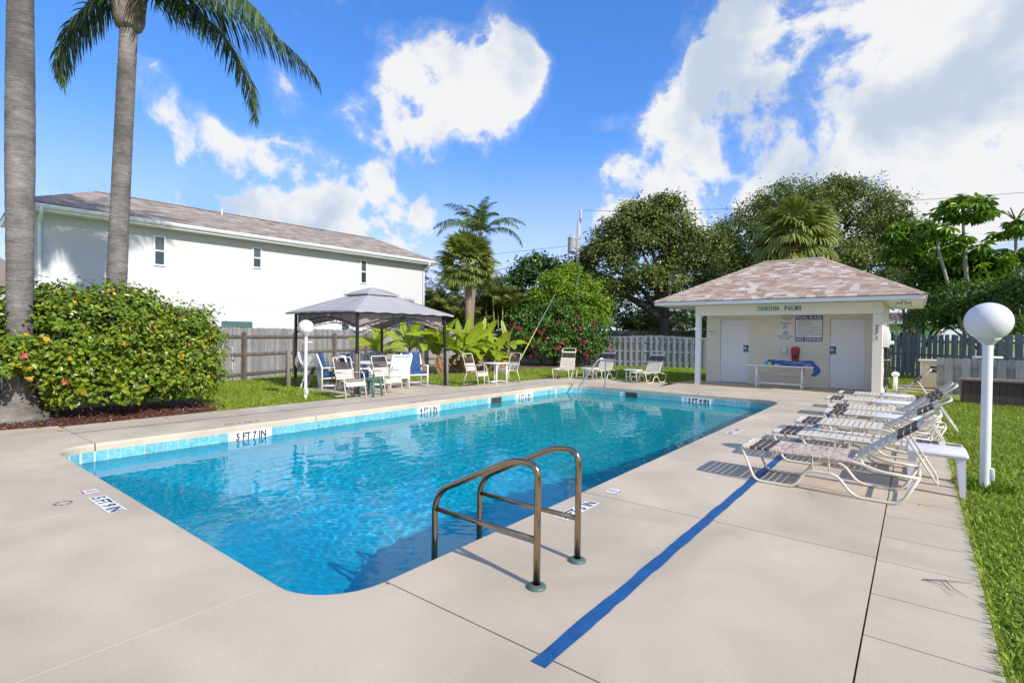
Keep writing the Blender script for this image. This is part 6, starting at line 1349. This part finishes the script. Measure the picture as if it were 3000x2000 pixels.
# umbrella trees: whorls of drooping leaflets on long stems
def rosettes(name, cs, parent, R0, nl, mat, base):
    P = []; D_ = []; N_ = []; tn = []
    for c, s in cs:
        ax = unit(rng.normal(0, .35, 3)+np.array([0, 0, 1.])); u_ = unit(np.cross(ax, [1., .2, 0])); v_ = np.cross(ax, u_); tv = rng.normal(.48, .16)
        for k in range(nl):
            a = 2*pi*k/nl+rng.normal(0, .1); d = unit(u_*math.cos(a)+v_*math.sin(a)-ax*rng.uniform(.35, .8)); P.append(c+d*.05); D_.append(d); N_.append(unit(ax+d*.6)); tn.append(tv+rng.normal(0, .08))
    P = np.array(P)-np.array(base); n = len(P); s_ = np.repeat([s for _, s in cs], nl); leaves(name, P, np.array(D_), np.array(N_), R0*s_, R0*.36*s_, mat, np.clip(np.array(tn), 0, .92), 'oval', parent, kind='stuff')
def umbrella(label, base, stems, R0=.40):
    t = thing('umbrella_tree', label, 'tree', base); allc = []
    for (x, y, z, rx, rz_, n) in stems:
        e = V(x-base[0], y-base[1], z-base[2]-rz_*.9); MB().tube(bend([V(random.uniform(-.2, .2), random.uniform(-.2, .2), 0), V(e.x*.6, e.y*.6, e.z*.55), e, e+V(0, 0, rz_*.9)], .6, 4), [.075-.0032*i for i in range(14)], 8).build('trunk', M('umbrella_bark', (.36, .33, .27), .8, var=.15, vs=5), t)
        for k in range(n):
            d = rdir(1)[0]; d[2] = abs(d[2])*.9-.25 if k % 4 else -.35; c = np.array([x, y, z])+d*np.array([rx, rx, rz_])*rng.uniform(.55, 1.05); allc.append((c, rng.uniform(.75, 1.15)))
            if k % 3 == 0: m = MB(); m.tube([e+V(0, 0, rz_*.5), Vector(c-np.array(base))], [.02, .008], 5); m.build('leaf_stalk', M('stalk_green', (.16, .2, .05), .6), t)
    rosettes('foliage', allc, t, R0, 9, scheffm, base)
umbrella('umbrella tree with the tallest loose crown at the right, above the globe lamp', (2.05, 29.6, LAWN), [(1.45, 29.2, 7.1, 1.05, 1.0, 66), (.6, 28.5, 6.1, .7, .6, 22), (1.5, 29.3, 5.6, .9, .6, 26)])
umbrella('umbrella tree with a broad low crown right of the big oak', (-.3, 31.6, LAWN), [(-.35, 31.5, 6.6, 1.2, 1.0, 74), (.3, 31.9, 5.6, 1.2, .9, 54), (-.7, 31.3, 5.6, .9, .7, 34), (.4, 31.2, 4.6, 1.1, .8, 34)])
umbrella('umbrella tree at the right edge with a bare pronged top', (3.6, 31.2, LAWN), [(3.2, 30.4, 6.3, .8, .6, 26), (3.1, 30.6, 5.0, 1.2, .8, 50), (1.6, 30.6, 5.0, 1.3, .7, 54), (2.4, 30.2, 4.2, 1.2, .7, 30), (.9, 30.9, 4.0, 1.0, .8, 26), (3.4, 29.8, 3.6, 1.1, .8, 26), (1.9, 29.9, 3.3, 1.2, .6, 22)])
for k in range(6):
    a = k*1.05; p = V(3.2, 30.4, 6.6)-V(3.6, 31.2, LAWN); MB().tube([p, p+V(math.cos(a)*.45, math.sin(a)*.45, .5)], [.03, .02], 6).build('flower_spike', M('spike_dark', (.07, .03, .03), .7), bpy.data.objects['umbrella_tree.002'])
# banana plants
def banana_leaf(L, Wd, a0, a1, seed, tears=True):
    r = np.random.default_rng(seed); n = 18; P = [np.zeros(3)]; T = []
    for i in range(n+1):
        t = i/n; a = a0+(a1-a0)*t**1.2; T.append(np.array([math.cos(a), 0, math.sin(a)])); P.append(P[-1]+T[-1]*L/n)
    Vs = []; Fs = []; tt = []
    for sg in (-1, 1):
        i = 3
        while i < n:
            run = int(r.integers(2, 6)) if tears else n; j = min(n, i+run); o = len(Vs); sh = r.uniform(-.05, .05); dr = r.uniform(.05, .55)
            for q in range(i, j+1):
                t = (q-3)/(n-3); w = Wd*math.sin(pi*min(1, .06+.92*t))**.62*(1 if q < n else .25); up_ = np.cross(T[q], [0, -1., 0])
                edge = .96 if (q == j or q == i) and tears else 1
                m1 = P[q]+np.array([0, sg*w*.5, 0])+up_*w*.16+T[q]*sh; m2 = P[q]+np.array([0, sg*w*edge*.97, 0])+up_*w*(.10-dr*.35)+T[q]*(sh+.05*L*.3)
                Vs += [P[q], m1, m2]; tv = float(np.clip(.48+r.normal(0, .04)+.06*(q % 2), 0, .9)); tt += [.9, tv, tv+.05]
            Fs += [((o+3*k+c), (o+3*k+3+c), (o+3*k+4+c), (o+3*k+1+c)) if sg > 0 else ((o+3*k+1+c), (o+3*k+4+c), (o+3*k+3+c), (o+3*k+c)) for k in range(j-i) for c in (0, 1)]; i = j
    o = len(Vs)
    for i in range(n+1):
        rr = .022*(1-i/n*.8); x_ = np.cross(T[i], [0, -1., 0])
        for b in range(4): Vs.append(P[i]-x_*rr*.6+np.array([0, 1, 0])*math.cos(b*pi/2)*rr+x_*math.sin(b*pi/2)*rr); tt.append(.86)
    Fs += [(o+4*i+b, o+4*i+(b+1) % 4, o+4*i+4+(b+1) % 4, o+4*i+4+b) for i in range(n) for b in range(4)]
    return npmesh('leaf', np.array(Vs), np.array(Fs), banm, True, np.array(tt))
BL = [banana_leaf(1.5, .215, R_(62), R_(-22), 61), banana_leaf(1.4, .21, R_(48), R_(-48), 62), banana_leaf(1.35, .19, R_(80), R_(40), 63), banana_leaf(1.2, .19, R_(38), R_(-65), 64), banana_leaf(1.3, .12, R_(86), R_(74), 65, False)]
def banana(label, x, y, h, nl, sc=1, azs=None):
    t = thing('banana_plant', label, 'banana plant', (x, y, LAWN), 0, 'banana plants along the fence'); MB().tube([V(0, 0, -.05), V(.02, .02, h*.5), V(.05, .03, h)], [.085, .07, .04], 10).build('stem', banst, t)
    for k in range(nl):
        az = (azs[k] if azs and k < len(azs) else k*2.4+random.uniform(-.3, .3)); v = 2 if k == 0 else (4 if k == 1 and nl > 6 else random.choice((0, 0, 1, 1, 3)))
        put(BL[v], t, (.05, .03, h-.05-.02*k), az, random.uniform(-.5, .5), random.uniform(-.1, .15), sc*random.uniform(.9, 1.15))
    for k in range(2): 
        a = random.uniform(0, 6.3); o = put(BL[3], t, (.03, .02, h*.75), a, .6, -.75, sc*.8); o.data = o.data.copy(); o.data.materials[0] = drym
banana('leftmost large banana plant behind the right gazebo side', -15.6, 13.4, 1.05, 10, 1.2)
banana('banana plant with tall upright leaves just left of the right gazebo leg', -14.9, 14.3, .95, 10, 1.2)
banana('banana plant directly behind the right gazebo leg', -14.7, 15.4, 1.0, 10, 1.15)
banana('banana plant right of the right gazebo leg', -14.8, 16.4, .90, 9, 1.1)
banana('banana plant with a torn broad leaf behind the left strap chair', -14.6, 17.1, .70, 7, .95)
banana('rightmost banana plant behind the square white table', -14.75, 18.5, 1.05, 8, 1.0)
banana('banana plant with broad pale leaves left of the gazebo far post', -15.9, 12.2, .8, 9, 1.1)
banana('banana plant leaning over the short wooden post', -14.3, 15.0, .7, 9, 1.1)
banana('banana plant half hidden behind the left strap chair back', -14.2, 16.9, .6, 8, 1.0)
banana('young low banana plant between the fence and the square white table', -14.9, 17.9, .25, 5, .6)
# ------------------------------------------------------------------ hibiscus hedge
hd_ = thing('hibiscus_hedge', 'dense hibiscus hedge with yellow leaves and pink flowers beside the left deck', 'hedge', (-12.0, 2.6, LAWN)); hb = np.array([-12.0, 2.6, LAWN])
HB = [(-12.2, 3.95, 1.05, 1.15, .95, .95), (-12.3, 2.9, 1.20, 1.35, 1.0, 1.05), (-12.5, 2.1, 1.15, 1.4, .9, 1.0), (-12.6, 1.2, 1.0, 1.35, 1.0, .95), (-12.6, .2, 1.1, 1.4, 1.1, 1.0), (-12.6, -1.0, 1.2, 1.4, 1.1, 1.05), (-11.75, 3.3, .62, .95, 1.2, .55), (-11.6, 2.55, .70, .8, .7, .55), (-11.75, 4.2, .75, .80, .60, .68), (-12.3, 3.3, 1.95, .6, .6, .35), (-12.4, 2.3, 1.95, .55, .5, .35), (-12.1, 4.3, 1.6, .7, .5, .4), (-11.36, 1.45, .98, .30, .65, .42), (-11.5, 3.0, .38, .75, 1.0, .34), (-11.7, 4.1, .40, .75, .55, .36)]
B = [(x-hb[0], y-hb[1], z-hb[2], a, b, c) for x, y, z, a, b, c in HB]
P, O, cl_ = clumps(B, 1350, 36, .115, shell=(.76, 1.09)); 
def near_trunk(P): return ((P[:, 0]+hb[0]+11.5)**2+(P[:, 1]+hb[1]-1.55)**2 < .50**2)
ok = (P[:, 2] > .04) & ~((P[:, 0]+hb[0] > -11.95) & (np.abs(P[:, 1]+hb[1]-1.50) < .55) & ((P[:, 2] < .55) | (P[:, 2] > 1.42)) & (rng.uniform(0, 1, len(P)) < .80)); P, O = P[ok], O[ok]
n = len(P); Nn = unit(O*.75+np.array([0, 0, .45])+rng.normal(0, .40, (n, 3))); Dd = unit(rng.normal(0, .8, (n, 3))+O*.35+np.array([0, 0, -.25])); Dd = unit(Dd-Nn*(Dd*Nn).sum(1, keepdims=True)*.85); sc_ = rng.uniform(.7, 1.25, n)
tint_ = np.clip(.48+rng.normal(0, .20, n), 0, .92)
front = np.where((P[:, 0] > .35) & (P[:, 2] > .3))[0]; pick = rng.choice(front, 190, replace=False); keep = np.ones(n, bool); keep[pick] = False
leaves('foliage', P[keep], Dd[keep], Nn[keep], .083*sc_[keep], .058*sc_[keep], hedgem, tint_[keep], 'oval', hd_, kind='stuff')
def single_leaf(mat, tv):
    T, Fc = TPL['oval']; return npmesh('leaf', T*np.array([.10, .068, .10]), Fc, mat, False, np.full(6, tv))
GL = [single_leaf(hedgem, v) for v in (.3, .5, .7)]; YL = single_leaf(yelleaf, .5)
def orient(o, p, d, nn_):
    d = Vector(d).normalized(); nn_ = Vector(nn_); s = d.cross(nn_).normalized(); z = s.cross(d); o.matrix_basis = Matrix(((d.x, s.x, z.x, p[0]), (d.y, s.y, z.y, p[1]), (d.z, s.z, z.z, p[2]), (0, 0, 0, 1)))
for i, k in enumerate(pick): o = link('leaf', GL[i % 3], hd_); orient(o, P[k]+O[k]*.01, Dd[k], Nn[k])
pick = rng.choice(front, 130, replace=False)
for k in pick: o = link('yellow_leaf', YL, hd_); orient(o, P[k]+O[k]*.07, Dd[k]+np.array([0, 0, -.5]), O[k]+np.array([.6, -.2, .2])); o.scale = (random.uniform(.75, 1.25),)*3
for k in rng.choice(len(P), 1)*0: pass
top_ = np.where(P[:, 2] > 1.75)[0]
fl_ = list(rng.choice(front, 13, replace=False))+list(rng.choice(top_, 6, replace=False))
pet = npmesh('flower', np.concatenate([np.array([(0, 0, 0), (.045*math.cos(a-.5), .045*math.sin(a-.5), .03), (.07*math.cos(a), .07*math.sin(a), .045), (.045*math.cos(a+.5), .045*math.sin(a+.5), .03)]) for a in [2*pi*k/5 for k in range(5)]]), np.array([(4*k, 4*k+1, 4*k+2, 4*k+3) for k in range(5)]), pinkfl)
pet2 = pet.copy(); pet2.materials[0] = redfl
for i, k in enumerate(fl_): o = link('flower', pet if i % 4 else pet2, hd_); orient(o, P[k]+O[k]*.06, np.cross(O[k], [.3, .2, 1]), O[k])
for k in range(34):
    y = random.uniform(.2, 4.2); b0 = V(-12.3+random.uniform(-.3, .6), y, 0); e = V(random.uniform(-12.4, -11.0), y+random.uniform(-.7, .7), random.uniform(.7, 1.7)); o_ = V(*hb)
    P3 = bend([b0-V(o_.x, o_.y, 0), (b0+e)/2-V(o_.x, o_.y, 0)+V(random.uniform(-.15, .15), random.uniform(-.15, .15), .1), e-V(o_.x, o_.y, 0)], .4, 4); MB().tube(P3, [.022-.0017*i for i in range(len(P3))], 6).build('branch', stemw, hd_)
# mulch bed
mb_ = MB(); n = 30; vs = []
for i in range(n+1):
    y = -.6+5.3*i/n; xf = -10.62-.12*math.sin(y*1.3)-(.08 if y < 1.5 else 0)-.28*max(0, (y-2.2)/2.5); vs += [(xf+random.uniform(-.03, .03), y, LAWN+.012), (-12.6, y, LAWN+.05)]
mb_.add(vs, [(2*i, 2*i+2, 2*i+3, 2*i+1) for i in range(n)]); 
mb_.f = [tuple(reversed(f)) for f in mb_.f]; tag(mb_.build('mulch_bed', mulchm), kind='structure')
m = 5200; P = np.stack([rng.uniform(-11.7, -10.55, m), rng.uniform(-.5, 4.7, m), np.full(m, LAWN+.02)+rng.uniform(0, .03, m)], -1); P = P[P[:, 0] < -10.66-.10*np.sin(P[:, 1]*1.3)-.28*np.maximum(0, (P[:, 1]-2.2)/2.5)]; m = len(P)
chipm = M('bark_chip', (.2, .07, .04), .95, tintattr=[(0, (.06, .022, .014)), (.5, (.15, .05, .032)), (.9, (.30, .16, .10)), (1, (.45, .30, .2))])
leaves('mulch_chips', P, rdir(m)*np.array([1, 1, .3]), np.array([0, 0, 1.])+rng.normal(0, .4, (m, 3)), rng.uniform(.03, .08, m), rng.uniform(.01, .025, m), chipm, rng.uniform(0, 1, m)**1.4, 'dia', None, kind='stuff')
def mbed(name, pts):
    c = MB(); c.add([(x, y, LAWN+.008) for x, y in pts], [tuple(range(len(pts)))]); tag(c.build(name, earth), kind='structure')
mbed('soil_bed', [(-17.6, 12.2), (-14.4, 12.6), (-13.9, 15.5), (-13.8, 19.2), (-12.9, 21.6), (-11.9, 23.2), (-12.4, 24.6), (-16.5, 24.4), (-18.8, 19)])
# ------------------------------------------------------------------ lawns: blades
def lawn(regions, name='grass'):
    Ps = []; Ls = []
    for (poly, dens, L) in regions:
        poly = np.array(poly); lo, hi = poly.min(0), poly.max(0); n = int(np.prod(hi-lo)*dens); q = rng.uniform(lo, hi, (n, 2)); ins = np.zeros(n, bool); j = len(poly)-1
        for i in range(len(poly)):
            xi, yi = poly[i]; xj, yj = poly[j]; c = ((yi > q[:, 1]) != (yj > q[:, 1])) & (q[:, 0] < (xj-xi)*(q[:, 1]-yi)/(yj-yi+1e-12)+xi); ins ^= c; j = i
        q = q[ins]; Ps.append(q); Ls.append(np.full(len(q), L))
    q = np.concatenate(Ps); L = np.concatenate(Ls); n = len(q); P = np.column_stack([q, np.full(n, LAWN-.004)])
    pat = .5+.25*np.sin(q[:, 0]*2.1+np.sin(q[:, 1]*1.3)*2)+.25*np.sin(q[:, 1]*1.7+np.sin(q[:, 0]*.9)*2)
    D_ = unit(np.column_stack([rng.normal(0, .75, (n, 2)), rng.uniform(.45, 1.1, n)])); N_ = unit(rng.normal(0, .5, (n, 3))+np.array([0, 0, .6]))
    s = rng.uniform(.6, 1.3, n); tint_ = np.clip(.42+.16*(pat-.5)+rng.normal(0, .22, n), 0, 1)
    leaves(name, P, D_, N_, L*s, .16*L*s, grassm, tint_, 'blade', None, kind='stuff')
lawn([([(.345, -1.5), (3.2, -1.5), (3.2, 7.0), (.345, 7.0)], 5200, .070), ([(.345, 7.0), (3.6, 7.0), (3.6, 16.7), (.345, 16.7)], 2600, .075), ([(-.65, 16.3), (3.2, 16.3), (.85, 17.3), (.42, 19.6), (-.7, 19.0)], 2000, .07), ([(-3.5, 21.6), (.0, 21.3), (3.2, 21.0), (3.2, 24.6), (.9, 26.2), (-1, 28.7), (-3.6, 30.5)], 900, .09)], 'grass')
lawn([([(-10.46, 4.4), (-10.44, 7.47), (-13.1, 7.47), (-13.1, 10.8), (-10.6, 10.8), (-10.42, 11.4), (-10.36, 15.2), (-9.75, 16.5), (-8.65, 16.45), (-6.25, 16.75), (-6.0, 18.45), (-5.8, 18.5), (-5.8, 25.9), (-11.0, 25.3), (-12.0, 23.6), (-13.0, 21.6), (-14.0, 19), (-14.0, 15), (-14.6, 12.3), (-18.5, 12.0), (-16.85, 7.4), (-16.0, 4.6)], 950, .085)], 'grass')
# grass creeping over the deck edges
m = 2600; y = rng.uniform(2.2, 16, m); P = np.column_stack([np.full(m, XR+.012)+rng.uniform(-.004, .03, m), y, np.full(m, -.02)]); D_ = unit(np.column_stack([-np.abs(rng.normal(.55, .45, m)), rng.normal(0, .5, m), rng.uniform(.15, .8, m)]))
leaves('edge_grass', P, D_, np.tile([0, 0, 1.], (m, 1))+rng.normal(0, .3, (m, 3)), rng.uniform(.03, .085, m), .009, grassm, np.clip(rng.normal(.5, .25, m), 0, 1), 'blade', None, kind='stuff')
m = 900; y = rng.uniform(4.4, 7.4, m); P = np.column_stack([np.full(m, XL-.02)+rng.uniform(-.03, .0, m), y, np.full(m, -.03)]); D_ = unit(np.column_stack([np.abs(rng.normal(.4, .4, m)), rng.normal(0, .5, m), rng.uniform(.3, .9, m)]))
leaves('edge_grass', P, D_, np.tile([0, 0, 1.], (m, 1)), rng.uniform(.03, .08, m), .01, grassm, np.clip(rng.normal(.5, .25, m), 0, 1), 'blade', None, kind='stuff')
# tuft round the lamp foot
m = 500; a = rng.uniform(0, 6.28, m); rr_ = np.sqrt(rng.uniform(.002, .05, m)); P = np.column_stack([.572+rr_*np.cos(a), 7.22+rr_*np.sin(a), np.full(m, LAWN)]); leaves('weed_tuft', P, unit(np.column_stack([np.cos(a)*.6, np.sin(a)*.6, np.ones(m)])+rng.normal(0, .3, (m, 3))), rdir(m), rng.uniform(.05, .13, m), .014, limem, np.clip(rng.normal(.4, .2, m), 0, .9), 'dia', None, kind='stuff')
# ------------------------------------------------------------------ litter
for i, (x, y) in enumerate([(-10.30, 2.05), (-10.45, 3.0), (-10.36, 2.5), (-10.42, 3.7), (-10.2, 3.35), (-10.38, 4.15), (-9.95, 1.93), (-10.5, 1.75)]):
    o = link('fallen_leaf', YL, None, (x, y, .007), (0, .1, random.uniform(0, 6.3))); tag(o, 'small yellow fallen leaf on the left deck beside the hedge', 'leaf', 'yellow leaves fallen on the left deck')
tw = MB(); tw.tube([(.05, 4.13, .008), (.16, 4.19, .014), (.30, 4.27, .010)], [.003, .004, .002], 5).tube([(.16, 4.19, .014), (.20, 4.08, .012), (.26, 4.02, .006)], [.003, .0025, .001], 5).tube([(.05, 4.13, .008), (.15, 4.10, .012), (.19, 3.98, .007)], [.002, .002, .001], 5)
tag(tw.build('twig', stemw), 'thin forked brown twig lying on the deck edge by the right lawn', 'twig')
for i, (x, y) in enumerate([(.06, 6.0), (.10, 6.02)]):
    o = link('fallen_leaf', YL, None, (x, y, .007), (0, .1, random.uniform(0, 6.3))); o.scale = (.45, .35, .4); tag(o, 'tiny dry leaf on the strip of deck beside the nearest lounger', 'leaf', 'tiny dry leaves on the right deck strip')

# sunlight refracted by the ripples onto everything under water
sl.cycles.is_caustics_light = True
wob.cycles.is_caustics_caster = True
for o in list(basin.children_recursive)+[c for n_ in ('pool_handrail', 'pool_handrail.001', 'step_rail') for c in bpy.data.objects[n_].children]: o.cycles.is_caustics_receiver = True
